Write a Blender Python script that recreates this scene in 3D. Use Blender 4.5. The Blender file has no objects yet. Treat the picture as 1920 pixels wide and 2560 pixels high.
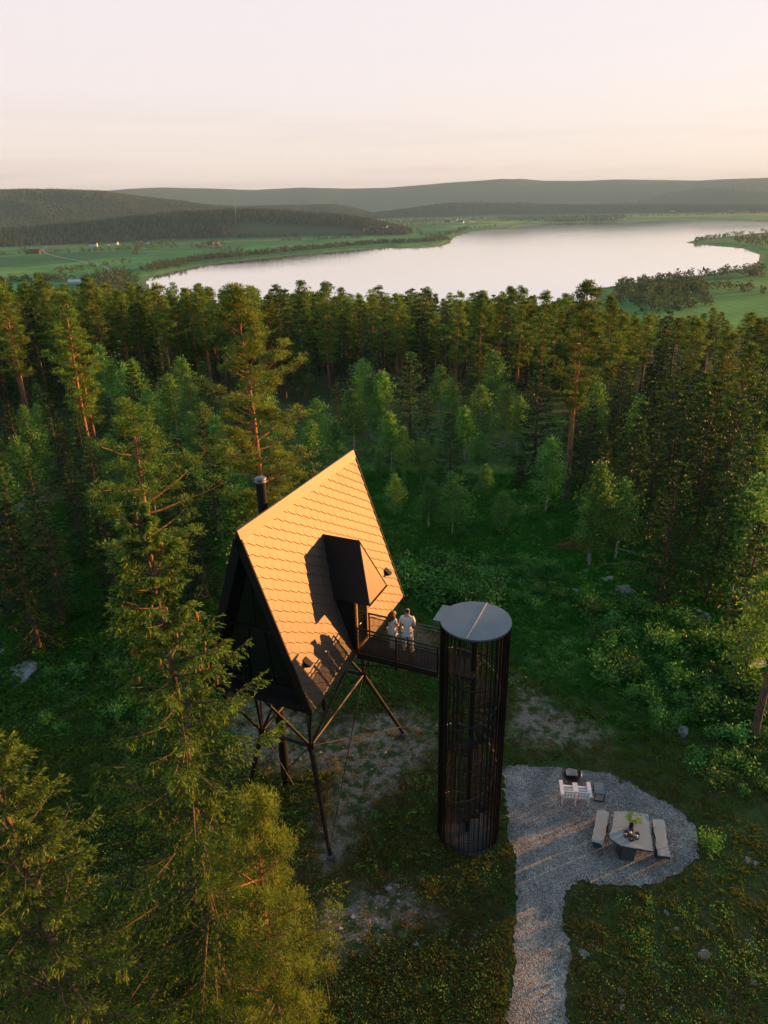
import bpy, bmesh, math, random
import numpy as np
from mathutils import Vector, Matrix
R = math.radians
SC = bpy.context.scene
COL = SC.collection
random.seed(7)
rng = np.random.default_rng(11)
PI = math.pi

# ------------------------------------------------------------------ camera
FPX, PITCH, ROLL, CAMH = 1740.0, math.atan(772 / 1740.0), R(1.25), 23.3
fw = np.array([0, math.cos(PITCH), -math.sin(PITCH)])
rt = np.array([1.0, 0, 0])
upv = np.cross(rt, fw)
IX = rt * math.cos(ROLL) - upv * math.sin(ROLL)
IY = -(upv * math.cos(ROLL) + rt * math.sin(ROLL))
CAM = np.array([0, 0, CAMH])
cam_data = bpy.data.cameras.new('camera')
cam = bpy.data.objects.new('camera', cam_data)
COL.objects.link(cam)
cam_data.sensor_fit = 'VERTICAL'
cam_data.sensor_height = 32.0
cam_data.sensor_width = 24.0
cam_data.lens = 32.0 * FPX / 2560.0
cam_data.clip_start = 0.2
cam_data.clip_end = 60000
m = Matrix.Identity(4)
for i in range(3):
    m[i][0], m[i][1], m[i][2], m[i][3] = IX[i], -IY[i], -fw[i], CAM[i]
cam.matrix_world = m
SC.camera = cam


def ray(x, y):
    d = fw * FPX + IX * (x - 960) + IY * (y - 1280)
    return d / np.linalg.norm(d)


def on_z(x, y, z):
    d = ray(x, y)
    return CAM + d * (z - CAMH) / d[2]


def on_y(x, y, Y):
    d = ray(x, y)
    return CAM + d * Y / d[1]


def azel(x, y):
    d = ray(x, y)
    return math.atan2(d[0], d[1]), math.atan2(d[2], math.hypot(d[0], d[1]))


def project(p):
    v = np.asarray(p) - CAM
    z = v @ fw
    return 960 + FPX * (v @ IX) / z, 1280 + FPX * (v @ IY) / z


# ------------------------------------------------------------------ geometry builder
class G:
    """collects faces and links them as one mesh object"""

    def __init__(s):
        s.v, s.f, s.t, s.n = [], {}, [], 0

    def add(s, V, F):
        V = np.asarray(V, float).reshape(-1, 3)
        by = {}
        if isinstance(F, np.ndarray):
            by[F.shape[1]] = F
        else:
            for f in F:
                by.setdefault(len(f), []).append(f)
        for k, f in by.items():
            s.f.setdefault(k, []).append(np.asarray(f, np.int64) + s.n)
        s.v.append(V)
        s.n += len(V)
        return s

    def tint(s, n, t):
        s.t.append(np.full(n, t) if np.isscalar(t) else np.asarray(t))

    def box(s, c, size, rot=None):
        x, y, z = np.array(size) / 2
        V = np.array([(-x, -y, -z), (x, -y, -z), (x, y, -z), (-x, y, -z), (-x, -y, z), (x, -y, z), (x, y, z), (-x, y, z)])
        if rot is not None:
            V = V @ np.array(rot).T
        return s.add(V + np.array(c), np.array([(3, 2, 1, 0), (4, 5, 6, 7), (0, 1, 5, 4), (1, 2, 6, 5), (2, 3, 7, 6), (3, 0, 4, 7)]))

    def bar(s, a, b, w, h=None, up=(0, 0, 1)):
        a, b = np.array(a, float), np.array(b, float)
        h = h or w
        d = b - a
        L = np.linalg.norm(d)
        d /= L
        u = np.array(up, float)
        if abs(d @ u) > .95 * np.linalg.norm(u):
            u = np.array([1.0, 0, 0])
        x = np.cross(d, u)
        x /= np.linalg.norm(x)
        z = np.cross(x, d)
        return s.box((a + b) / 2, (w, L, h), np.stack([x, d, z], 1))

    def tube(s, pts, rad, k=8, cap=True):
        pts = np.asarray(pts, float)
        n = len(pts)
        rad = np.full(n, rad) if np.isscalar(rad) else np.asarray(rad, float)
        T = np.gradient(pts, axis=0)
        T /= np.linalg.norm(T, axis=1)[:, None] + 1e-12
        ref = np.array([0, 0, 1.0]) if abs(T[0][2]) < .9 else np.array([1.0, 0, 0])
        X = np.cross(T, ref)
        X /= np.linalg.norm(X, axis=1)[:, None] + 1e-12
        Y = np.cross(T, X)
        a = np.arange(k) * 2 * PI / k
        V = pts[:, None, :] + rad[:, None, None] * (np.cos(a)[None, :, None] * X[:, None, :] + np.sin(a)[None, :, None] * Y[:, None, :])
        i = np.arange(n - 1)[:, None] * k
        j = np.arange(k)[None, :]
        j2 = (j + 1) % k
        F = np.stack([i + j, i + j2, i + k + j2, i + k + j], -1).reshape(-1, 4)
        s.add(V.reshape(-1, 3), F)
        if cap:
            s.add(V[0], [list(range(k))[::1]])
            s.add(V[-1], [list(range(k))[::-1]])
        return s

    def prism(s, poly, a, b):
        """poly: list of 3D points offset by vectors a and b to make the two caps"""
        P = np.asarray(poly, float)
        n = len(P)
        V = np.concatenate([P + np.array(a), P + np.array(b)])
        F = [list(range(n))[::-1], list(range(n, 2 * n))] + [[i, (i + 1) % n, n + (i + 1) % n, n + i] for i in range(n)]
        return s.add(V, F)

    def lathe(s, prof, c=(0, 0, 0), k=16):
        a = np.arange(k) * 2 * PI / k
        V = np.array([[(r * math.cos(t), r * math.sin(t), z) for t in a] for r, z in prof]).reshape(-1, 3) + np.array(c)
        F = [[i * k + j, i * k + (j + 1) % k, (i + 1) * k + (j + 1) % k, (i + 1) * k + j] for i in range(len(prof) - 1) for j in range(k)]
        s.add(V, F)
        s.add(V[:k], [list(range(k))[::-1]])
        s.add(V[-k:], [list(range(k))])
        return s

    def mesh(s, name, mat, smooth=False):
        me = bpy.data.meshes.new(name)
        V = np.concatenate(s.v)
        sizes, loops = [], []
        for k, fs in s.f.items():
            f = np.concatenate(fs)
            sizes.append(np.full(len(f), k))
            loops.append(f.ravel())
        sizes = np.concatenate(sizes)
        loops = np.concatenate(loops)
        me.vertices.add(len(V))
        me.vertices.foreach_set('co', V.astype(np.float32).ravel())
        me.loops.add(len(loops))
        me.loops.foreach_set('vertex_index', loops.astype(np.int32))
        me.polygons.add(len(sizes))
        st = np.concatenate([[0], np.cumsum(sizes)[:-1]])
        me.polygons.foreach_set('loop_start', st.astype(np.int32))
        me.polygons.foreach_set('use_smooth', np.full(len(sizes), smooth))
        if s.t:
            t = np.concatenate(s.t)
            if len(t) == len(sizes):
                at = me.attributes.new('tint', 'FLOAT', 'FACE')
                at.data.foreach_set('value', t.astype(np.float32))
        me.update(calc_edges=True)
        me.validate()
        if mat:
            me.materials.append(mat)
        return me

    def build(s, name, mat, parent=None, smooth=False):
        return link(name, s.mesh(name, mat, smooth), parent)


def link(name, me, parent=None):
    o = bpy.data.objects.new(name, me)
    COL.objects.link(o)
    if parent is not None:
        o.parent = parent
    return o


def tag(o, label=None, cat=None, group=None, kind=None):
    for k, v in (('label', label), ('category', cat), ('group', group), ('kind', kind)):
        if v:
            o[k] = v
    return o


def empty(name, loc, rz=0.0, label=None, cat=None, group=None):
    o = bpy.data.objects.new(name, None)
    COL.objects.link(o)
    o.location = loc
    o.rotation_euler = (0, 0, rz)
    o.empty_display_size = .3
    return tag(o, label, cat, group)


# ------------------------------------------------------------------ materials
class NT:
    def __init__(s, mat):
        mat.use_nodes = True
        s.t = mat.node_tree
        s.t.nodes.clear()

    def n(s, typ, **kw):
        o = s.t.nodes.new(typ)
        for k, v in kw.items():
            if k.startswith('i_'):
                key = k[2:].replace('_', ' ')
                o.inputs[int(key) if key.isdigit() else key].default_value = v
            else:
                setattr(o, k, v)
        return o

    def l(s, a, b):
        s.t.links.new(a, b)


def socket(x, name=0):
    return x.outputs[name]


def col4(c):
    return (c[0], c[1], c[2], 1)


def plain(name, c, rough=.6, metal=0.0, spec=.4, var=.25, scale=6.0, bump=0.0, emit=None, coord='Object'):
    """one colour with a little uneven wear"""
    mat = bpy.data.materials.new(name)
    t = NT(mat)
    p = t.n('ShaderNodeBsdfPrincipled', i_Roughness=rough, i_Metallic=metal)
    p.inputs['Specular IOR Level'].default_value = spec
    out = t.n('ShaderNodeOutputMaterial')
    t.l(p.outputs[0], out.inputs[0])
    tc = t.n('ShaderNodeTexCoord')
    nz = t.n('ShaderNodeTexNoise', i_Scale=scale, i_Detail=5.0)
    t.l(tc.outputs[coord], nz.inputs['Vector'])
    mx = t.n('ShaderNodeMix', data_type='RGBA')
    mx.inputs[6].default_value = col4([max(0, x * (1 - var)) for x in c])
    mx.inputs[7].default_value = col4([min(1, x * (1 + var)) for x in c])
    t.l(nz.outputs[0], mx.inputs[0])
    t.l(mx.outputs[2], p.inputs['Base Color'])
    if bump:
        b = t.n('ShaderNodeBump', i_Strength=bump, i_Distance=.05)
        t.l(nz.outputs[0], b.inputs['Height'])
        t.l(b.outputs[0], p.inputs['Normal'])
    if emit:
        p.inputs['Emission Color'].default_value = col4(emit[0])
        p.inputs['Emission Strength'].default_value = emit[1]
    return mat


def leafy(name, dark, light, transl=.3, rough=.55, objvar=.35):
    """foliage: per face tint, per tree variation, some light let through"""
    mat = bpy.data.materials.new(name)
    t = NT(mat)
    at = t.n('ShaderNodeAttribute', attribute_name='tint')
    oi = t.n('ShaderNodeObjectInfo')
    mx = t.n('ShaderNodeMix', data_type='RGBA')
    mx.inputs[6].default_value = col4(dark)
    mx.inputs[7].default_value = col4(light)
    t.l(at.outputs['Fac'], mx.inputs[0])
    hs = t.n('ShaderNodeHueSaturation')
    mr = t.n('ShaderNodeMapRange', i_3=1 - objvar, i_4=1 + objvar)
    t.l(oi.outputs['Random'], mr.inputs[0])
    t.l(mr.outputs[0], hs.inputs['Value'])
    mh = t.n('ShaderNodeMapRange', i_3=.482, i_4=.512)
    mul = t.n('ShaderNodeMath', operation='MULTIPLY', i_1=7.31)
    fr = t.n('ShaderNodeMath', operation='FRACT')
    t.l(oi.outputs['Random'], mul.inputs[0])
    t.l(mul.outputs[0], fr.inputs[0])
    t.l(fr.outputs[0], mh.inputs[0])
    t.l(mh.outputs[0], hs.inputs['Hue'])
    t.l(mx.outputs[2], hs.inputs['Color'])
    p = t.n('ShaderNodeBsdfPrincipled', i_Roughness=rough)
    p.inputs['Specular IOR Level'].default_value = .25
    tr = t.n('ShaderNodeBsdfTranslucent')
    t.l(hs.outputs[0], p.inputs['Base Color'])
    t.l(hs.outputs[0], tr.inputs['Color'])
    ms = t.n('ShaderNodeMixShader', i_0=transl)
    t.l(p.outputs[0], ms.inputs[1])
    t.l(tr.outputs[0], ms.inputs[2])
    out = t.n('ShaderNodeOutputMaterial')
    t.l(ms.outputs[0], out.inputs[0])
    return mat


def bark(name, low, high, h0, h1, scale=9.0, marks=None):
    """bark that changes colour with height on the stem (grey foot, orange upper stem of a pine)"""
    mat = bpy.data.materials.new(name)
    t = NT(mat)
    tc = t.n('ShaderNodeTexCoord')
    sep = t.n('ShaderNodeSeparateXYZ')
    t.l(tc.outputs['Object'], sep.inputs[0])
    mr = t.n('ShaderNodeMapRange', i_1=h0, i_2=h1)
    t.l(sep.outputs[2], mr.inputs[0])
    mp = t.n('ShaderNodeMapping')
    mp.inputs['Scale'].default_value = (1, 1, .25) if not marks else (1, 1, 3)
    t.l(tc.outputs['Object'], mp.inputs[0])
    nz = t.n('ShaderNodeTexNoise', i_Scale=scale, i_Detail=4.0)
    t.l(mp.outputs[0], nz.inputs['Vector'])
    mx = t.n('ShaderNodeMix', data_type='RGBA')
    mx.inputs[6].default_value = col4(low)
    mx.inputs[7].default_value = col4(high)
    t.l(mr.outputs[0], mx.inputs[0])
    m2 = t.n('ShaderNodeMix', data_type='RGBA', blend_type='MULTIPLY', i_0=.8)
    rp = t.n('ShaderNodeValToRGB')
    e = rp.color_ramp.elements
    if marks:
        e[0].position, e[0].color, e[1].position, e[1].color = .38, (.08, .07, .06, 1), .48, (1, 1, 1, 1)
    else:
        e[0].position, e[0].color, e[1].position, e[1].color = .3, (.35, .35, .35, 1), .65, (1.2, 1.2, 1.2, 1)
    t.l(nz.outputs[0], rp.inputs[0])
    t.l(mx.outputs[2], m2.inputs[6])
    t.l(rp.outputs[0], m2.inputs[7])
    p = t.n('ShaderNodeBsdfPrincipled', i_Roughness=.85)
    p.inputs['Specular IOR Level'].default_value = .2
    t.l(m2.outputs[2], p.inputs['Base Color'])
    b = t.n('ShaderNodeBump', i_Strength=.5, i_Distance=.03)
    t.l(nz.outputs[0], b.inputs['Height'])
    t.l(b.outputs[0], p.inputs['Normal'])
    out = t.n('ShaderNodeOutputMaterial')
    t.l(p.outputs[0], out.inputs[0])
    return mat


M = dict(
    roof=plain('bronze_roof_metal', (.125, .09, .066), .52, .35, .5, .17, 1.6),
    metal_dark=plain('black_steel', (.018, .017, .017), .45, .3, .5, .3, 4),
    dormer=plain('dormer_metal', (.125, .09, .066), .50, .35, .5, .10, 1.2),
    cladding=plain('black_timber', (.010, .009, .009), .7, 0, .3, .4, 5),
    soffit=plain('black_soffit', (.010, .009, .009), .7, 0, .3, .3, 3),
    glass=plain('dark_glass', (.006, .008, .01), .04, 0, .6, .1, 1),
    doorwood=plain('oiled_wood', (.42, .22, .08), .45, 0, .4, .35, 9),
    steel=plain('bright_steel', (.20, .20, .21), .45, .7, .5, .15, 5),
    rust=plain('brown_steel', (.026, .02, .017), .5, .4, .5, .4, 8),
    zinc=plain('zinc_sheet', (.15, .185, .20), .38, .5, .5, .22, 1.4),
    seam=plain('zinc_seam', (.5, .42, .36), .4, .5, .5, .2, 5),
    mesh=plain('wire_steel', (.03, .028, .026), .5, .3, .5, .2, 5),
    concrete=plain('concrete', (.12, .118, .112), .85, 0, .3, .2, 6, .3),
    deck=plain('deck_grating', (.016, .015, .015), .6, .2, .4, .4, 7),
    white=plain('white_paint', (.78, .77, .76), .5, 0, .4, .06, 5),
    slab=plain('grey_green_slate', (.30, .345, .335), .7, 0, .35, .16, 2.2, .25),
    slabside=plain('dark_slate_edge', (.06, .068, .07), .8, 0, .3, .4, 5, .5),
    black=plain('black_paint', (.012, .012, .013), .4, 0, .4, .3, 5),
    stone=plain('pale_stone', (.36, .35, .33), .85, 0, .25, .4, 3.0, .6),
    mossy=plain('lichen_stone', (.24, .24, .225), .9, 0, .2, .5, 3.0, .6),
    deadwood=plain('bleached_wood', (.36, .33, .29), .85, 0, .2, .35, 6, .4),
    slash=plain('rusty_slash', (.30, .12, .05), .9, 0, .2, .4, 6),
    skin=plain('skin', (.62, .36, .26), .5, 0, .4, .06, 8),
    cloth=plain('white_cotton', (.80, .79, .78), .9, 0, .15, .05, 14, .2),
    cloth2=plain('white_linen', (.78, .77, .73), .9, 0, .15, .06, 14, .2),
    hair_b=plain('brown_hair', (.14, .06, .03), .6, 0, .3, .5, 30, .5),
    hair_d=plain('dark_hair', (.035, .022, .015), .6, 0, .3, .4, 30, .5),
    candle=plain('candle_wax', (.75, .70, .60), .6, 0, .3, .06, 6),
    flame=plain('candle_flame', (.9, .6, .3), .6, 0, .3, .05, 6, 0, ((1, .55, .2), 3.0)),
    housewhite=plain('white_boards', (.75, .74, .72), .8, 0, .3, .05, 1),
    housered=plain('red_boards', (.20, .05, .035), .8, 0, .3, .12, 1),
    houseyellow=plain('ochre_boards', (.45, .33, .18), .8, 0, .3, .1, 1),
    houseroof=plain('dark_tiles', (.05, .048, .05), .8, 0, .3, .2, 1),
    houseroofred=plain('red_tiles', (.22, .10, .07), .8, 0, .3, .2, 1),
    birchbark=bark('birch_bark', (.46, .44, .41), (.42, .40, .37), 0, 8, 5.0, True),
    pinebark=bark('pine_bark', (.15, .11, .08), (.42, .20, .09), 2.0, 7.5, 9.0),
    sprucebark=bark('spruce_bark', (.14, .10, .07), (.17, .11, .075), 0, 15, 11.0),
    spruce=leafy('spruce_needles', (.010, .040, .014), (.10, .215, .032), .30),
    sprucelit=leafy('sunlit_spruce_needles', (.016, .06, .016), (.25, .40, .04), .40, .55, .05),  # lighter copy of the spruce needles: low sunlight put into the colour
    pinelit=leafy('sunlit_pine_needles', (.03, .08, .018), (.33, .43, .05), .40, .55, .05),  # brighter copy of the pine needles, sunshine painted into the tint
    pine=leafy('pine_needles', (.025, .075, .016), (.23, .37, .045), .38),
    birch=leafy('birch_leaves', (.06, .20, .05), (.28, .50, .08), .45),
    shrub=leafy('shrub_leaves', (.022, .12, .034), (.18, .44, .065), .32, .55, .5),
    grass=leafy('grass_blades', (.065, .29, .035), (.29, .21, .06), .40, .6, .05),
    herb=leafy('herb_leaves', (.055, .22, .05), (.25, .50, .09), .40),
    heather=leafy('heather_tufts', (.035, .055, .018), (.20, .125, .045), .25, .7, 0.0),
    fern=leafy('cut_fern', (.10, .26, .03), (.30, .42, .05), .35, .5, 0.0),
    farfir=leafy('far_needles', (.025, .05, .022), (.11, .14, .05), .15, .8, 0.0),
    farleaf=leafy('far_leaves', (.035, .075, .025), (.14, .18, .05), .25, .8, 0.0),
)

# ------------------------------------------------------------------ land
LAKE_Z, VALLEY_Z = -100.0, -98.6
LAKE_PX = [(366, 704), (385, 697), (399, 690), (446, 677), (521, 662), (637, 649), (752, 637), (868, 627), (960, 620), (1047, 621), (1100, 615), (1125, 608), (1134, 594),
           (1160, 580.6), (1203, 577), (1238, 573.6), (1285, 572), (1300, 566), (1319, 564), (1365, 559), (1481, 555), (1597, 553), (1770, 551.6), (1828, 553), (1990, 556),
           (1990, 577), (1920, 580), (1800, 592), (1740, 600), (1712, 606.6), (1770, 614), (1857, 621), (1897, 637), (1895, 654), (1874, 669), (1770, 686), (1683, 692),
           (1600, 704), (1539, 714), (1469, 724), (1432, 736), (1365, 765), (1250, 790), (1000, 800), (700, 800), (480, 770), (400, 740), (372, 716)]
LAKE = np.array([on_z(x, y, LAKE_Z)[:2] for x, y in LAKE_PX])
POND = np.array([on_z(x, y, LAKE_Z)[:2] for x, y in [(1425, 742), (1440, 730), (1475, 727), (1492, 733), (1488, 746), (1455, 756), (1430, 754)]])
POND2 = np.array([on_z(x, y, LAKE_Z)[:2] for x, y in [(371, 699), (378, 691), (396, 688), (403, 692), (392, 696), (380, 699)]])


def poly_sd(x, y, P):
    """signed distance to a polygon, positive inside"""
    d = np.full(x.shape, 1e9)
    ins = np.zeros(x.shape, bool)
    n = len(P)
    for i in range(n):
        a, b = P[i], P[(i + 1) % n]
        e = b - a
        wx, wy = x - a[0], y - a[1]
        t = np.clip((wx * e[0] + wy * e[1]) / (e @ e), 0, 1)
        d = np.minimum(d, np.hypot(wx - t * e[0], wy - t * e[1]))
        c = (a[1] > y) != (b[1] > y)
        if e[1] != 0:
            ins ^= c & (x < e[0] * (y - a[1]) / e[1] + a[0])
    return np.where(ins, d, -d)


_w = np.random.default_rng(3)
_K = [(_w.uniform(0, 2 * PI), 2 ** (i * .62) * .016, _w.uniform(0, 6.28)) for i in range(14)]


def wob(x, y, lo, hi):
    """smooth bumps made of crossing waves, wavelengths lo..hi of a list"""
    z = np.zeros(np.shape(x))
    for a, f, p in _K[lo:hi]:
        u = x * math.cos(a) + y * math.sin(a)
        v = -x * math.sin(a) + y * math.cos(a)
        z = z + np.sin(u * f + p + 1.3 * np.sin(v * f * .7 + p * 2)) / (f / .016) ** .9
    return z


# far ridges: (distance, half depth, noise, skyline through these photo points)
RIDGES = [
    (12500, 2200, .03, [(-400, 474), (150, 482), (260, 477), (324, 472), (405, 469), (492, 470.6), (637, 475), (752, 469), (860, 471), (960, 470), (1047, 463), (1120, 457), (1191, 452), (1249, 447.5), (1307, 447.5), (1365, 452), (1452, 452), (1539, 449), (1654, 450), (1741, 452), (1828, 447), (1920, 445), (2400, 440)]),
    (9800, 1000, .05, [(1560, 520), (1654, 486), (1720, 474), (1782, 466.5), (1850, 468), (1920, 472), (2300, 474), (2500, 520)]),
    (6600, 600, .06, [(380, 560), (560, 521), (608, 518), (700, 516), (833, 513), (880, 520), (932, 534), (1010, 525), (1087, 514), (1162, 506), (1307, 507), (1400, 509), (1550, 509), (1700, 507), (1920, 508), (2300, 512)]),
    (5600, 1000, .07, [(-700, 470), (-200, 476), (0, 476.5), (145, 477), (260, 482), (359, 495), (463, 506), (503, 513), (600, 521), (660, 540), (720, 560), (800, 600)]),
    (3250, 330, .06, [(-400, 585), (0, 578), (150, 567), (231, 559), (405, 539), (500, 533), (579, 530), (637, 528), (700, 531), (810, 539), (870, 544), (926, 553), (985, 566), (1030, 580)]),
]
_RD = []
for D, hw, nz_, pts in RIDGES:
    ae = np.array([azel(x, y) for x, y in pts])
    _RD.append((D, hw, nz_, ae[:, 0], CAMH + D * np.tan(ae[:, 1])))
HS_Y = np.array([-400, 0, 38, 55, 75, 100, 130, 165, 200, 250, 320, 430, 560, 700, 780, 900])
HS_Z = np.array([.5, .5, .5, .1, -1.6, -4.0, -7.2, -12.0, -17.5, -26.5, -42, -66, -86, -99, -104, -125])
_yy = np.linspace(-400, 900, 1301)
_zz = np.interp(_yy, HS_Y, HS_Z)
_zz = np.convolve(np.pad(_zz, 8, mode='edge'), np.ones(17) / 17, 'valid')


def land(x, y, full=False):
    x, y = np.asarray(x, float), np.asarray(y, float)
    r = np.hypot(x, y)
    az = np.arctan2(x, y)
    base = np.interp(y, _yy, _zz)
    side = np.clip((np.abs(x) - 250) / 600, 0, 1)
    base = base * (1 - side) + np.minimum(base, -20) * side * (y > 0) + base * side * (y <= 0)
    flat = np.clip((r - 24) / 22, 0, 1)
    base = base + wob(x, y, 3, 8) * .9 * flat + wob(x, y, 8, 14) * (.10 + .5 * flat)
    z = base
    far = r > 500
    rid = np.zeros(r.shape)
    shore = np.zeros(r.shape)
    if far.any():
        xf, yf = x[far], y[far]
        sd = np.maximum(np.maximum(poly_sd(xf, yf, LAKE), poly_sd(xf, yf, POND)), poly_sd(xf, yf, POND2))
        val = np.where(sd > 0, LAKE_Z - .25 - np.minimum(3, sd * .04), LAKE_Z + .25 + np.minimum(-sd * .012, 6) + wob(xf, yf, 0, 4) * .5 * np.clip(-sd / 80, 0, 1))
        zf = np.maximum(base[far], val)
        rf, af = r[far], az[far]
        rr = np.zeros(rf.shape)
        for D, hw, nz_, aa, cz in _RD:
            top = np.interp(af, aa, cz, left=VALLEY_Z - 40, right=VALLEY_Z - 40)
            g = np.clip(1 - ((rf - D) / hw) ** 2, 0, 1) ** 1.5
            bump = 1 + nz_ * (wob(xf * .35 + D, yf * .35, 0, 7) * 1.0) * np.clip(np.abs(rf - D) / hw * 2, .12, 1)
            h = (VALLEY_Z + 2) + (top - VALLEY_Z - 2) * g * bump
            h = np.where(sd > -30, -999, h)
            rr = np.maximum(rr, np.clip((h - zf) / 6, 0, 1))
            zf = np.maximum(zf, h)
        z = base.copy()
        z[far] = zf
        rid[far] = rr
        shore[far] = np.clip(1 - np.abs(sd) / 26, 0, 1)
    return (z, rid, shore) if full else z


def ground(x, y):
    return float(land(np.array([float(x)]), np.array([float(y)]))[0])


def hit(px, py):
    """where the sight line of a photo pixel meets the land"""
    d = ray(px, py)
    t = np.concatenate([np.arange(8, 150, .15), np.arange(150, 9000, 4.0)])
    P = CAM + d * t[:, None]
    below = P[:, 2] <= land(P[:, 0], P[:, 1])
    i = int(np.argmax(below))
    return P[i]


def px_polar(n_az_front=.18, r1=15200):
    a = list(np.arange(-46, 46.01, n_az_front)) + list(np.arange(49, 311, 3.0))
    r = [0.0]
    v = 1.2
    while v < r1:
        r.append(v)
        v *= 1.0155
    r.append(r1)
    return np.radians(np.array(a)), np.array(r)


az_, r_ = px_polar()
AA, RR = np.meshgrid(az_, r_[1:])
XX, YY = RR * np.sin(AA), RR * np.cos(AA)
ZZ, RID, SHO = land(XX, YY, True)
na, nr = len(az_), len(r_) - 1
V = np.concatenate([[[0, 0, ground(0, 0)]], np.stack([XX, YY, ZZ], -1).reshape(-1, 3)])
i = np.arange(nr - 1)[:, None] * na + 1
j = np.arange(na)[None, :]
j2 = (j + 1) % na
g = G().add(V, np.stack([i + j, i + na + j, i + na + j2, i + j2], -1).reshape(-1, 4))
g.add(np.zeros((0, 3)), np.zeros((0, 3), int)) if False else None
g.f.setdefault(3, []).append(np.stack([np.zeros(na, int), 1 + np.arange(na), 1 + (np.arange(na) + 1) % na], 1))
me = g.mesh('terrain', None, True)


def attr(me, name, val, dom='POINT'):
    a = me.attributes.new(name, 'FLOAT', dom)
    a.data.foreach_set('value', np.asarray(val, np.float32))


def pix_poly(P, z):
    return np.array([on_z(x, y, z)[:2] for x, y in P])


def soft_in(P, w):
    return np.clip(.5 + poly_sd(V[:, 0], V[:, 1], P) / w, 0, 1)


nearm = np.hypot(V[:, 0], V[:, 1]) < 130
bare = np.zeros(len(V))
# trodden dirt around the stilts, on the slope right of the tower, track and clearing at the left edge
BARE = [[(560, 1760), (700, 1740), (830, 1800), (1010, 1770), (1100, 1800), (1100, 1880), (1010, 1960), (900, 2080), (850, 2190), (760, 2180), (800, 2040), (840, 1930), (700, 1930), (560, 1900)],
        [(1290, 1690), (1400, 1760), (1520, 1830), (1480, 1880), (1280, 1850), (1270, 1760)],
        [(-200, 1225), (110, 1232), (140, 1262), (60, 1310), (-200, 1330)],
        [(800, 2250), (1000, 2200), (1120, 2290), (1010, 2330), (830, 2400), (770, 2330)],
        [(950, 1555), (1100, 1560), (1100, 1640), (960, 1620)]]
for P in BARE:
    bare = np.maximum(bare, soft_in(pix_poly(P, .5), 1.3) * nearm)
attr(me, 'bare', bare)
LUSH = pix_poly([(870, 1150), (1440, 1160), (1520, 1420), (1680, 1690), (1440, 1720), (1290, 1650), (1110, 1640), (990, 1560), (1000, 1480), (880, 1300)], 0)
attr(me, 'lush', soft_in(LUSH, 4.0) * nearm)
attr(me, 'field', np.clip((-90 - V[:, 2]) / 6, 0, 1) * (1 - np.concatenate([[0], RID.ravel()])) * (np.hypot(V[:, 0], V[:, 1]) > 500))
attr(me, 'shore', np.concatenate([[0], SHO.ravel()]))
CLEAR_W = np.array([hit(a, b)[:2] for a, b in [(575, 564), (640, 555), (760, 564), (860, 570), (915, 578), (905, 588), (700, 590), (585, 588)]])
clear = soft_in(CLEAR_W, 60) * (np.hypot(V[:, 0], V[:, 1]) > 1500)
attr(me, 'clearing', clear)
PALE = [([(285, 722), (380, 716), (410, 735), (400, 760), (290, 760)], 1.0), ([(105, 625), (130, 606), (200, 608), (230, 616), (150, 624)], .75),
        ([(1190, 562), (1280, 557), (1330, 562), (1250, 570)], .6), ([(1560, 535), (1900, 524), (1940, 540), (1600, 545)], .85), ([(1840, 590), (1940, 586), (1940, 600), (1850, 600)], .9)]
pale = np.zeros(len(V))
for P, s_ in PALE:
    pale = np.maximum(pale, s_ * soft_in(pix_poly(P, -97), 15) * (np.hypot(V[:, 0], V[:, 1]) > 500))
attr(me, 'pale', pale)


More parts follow.
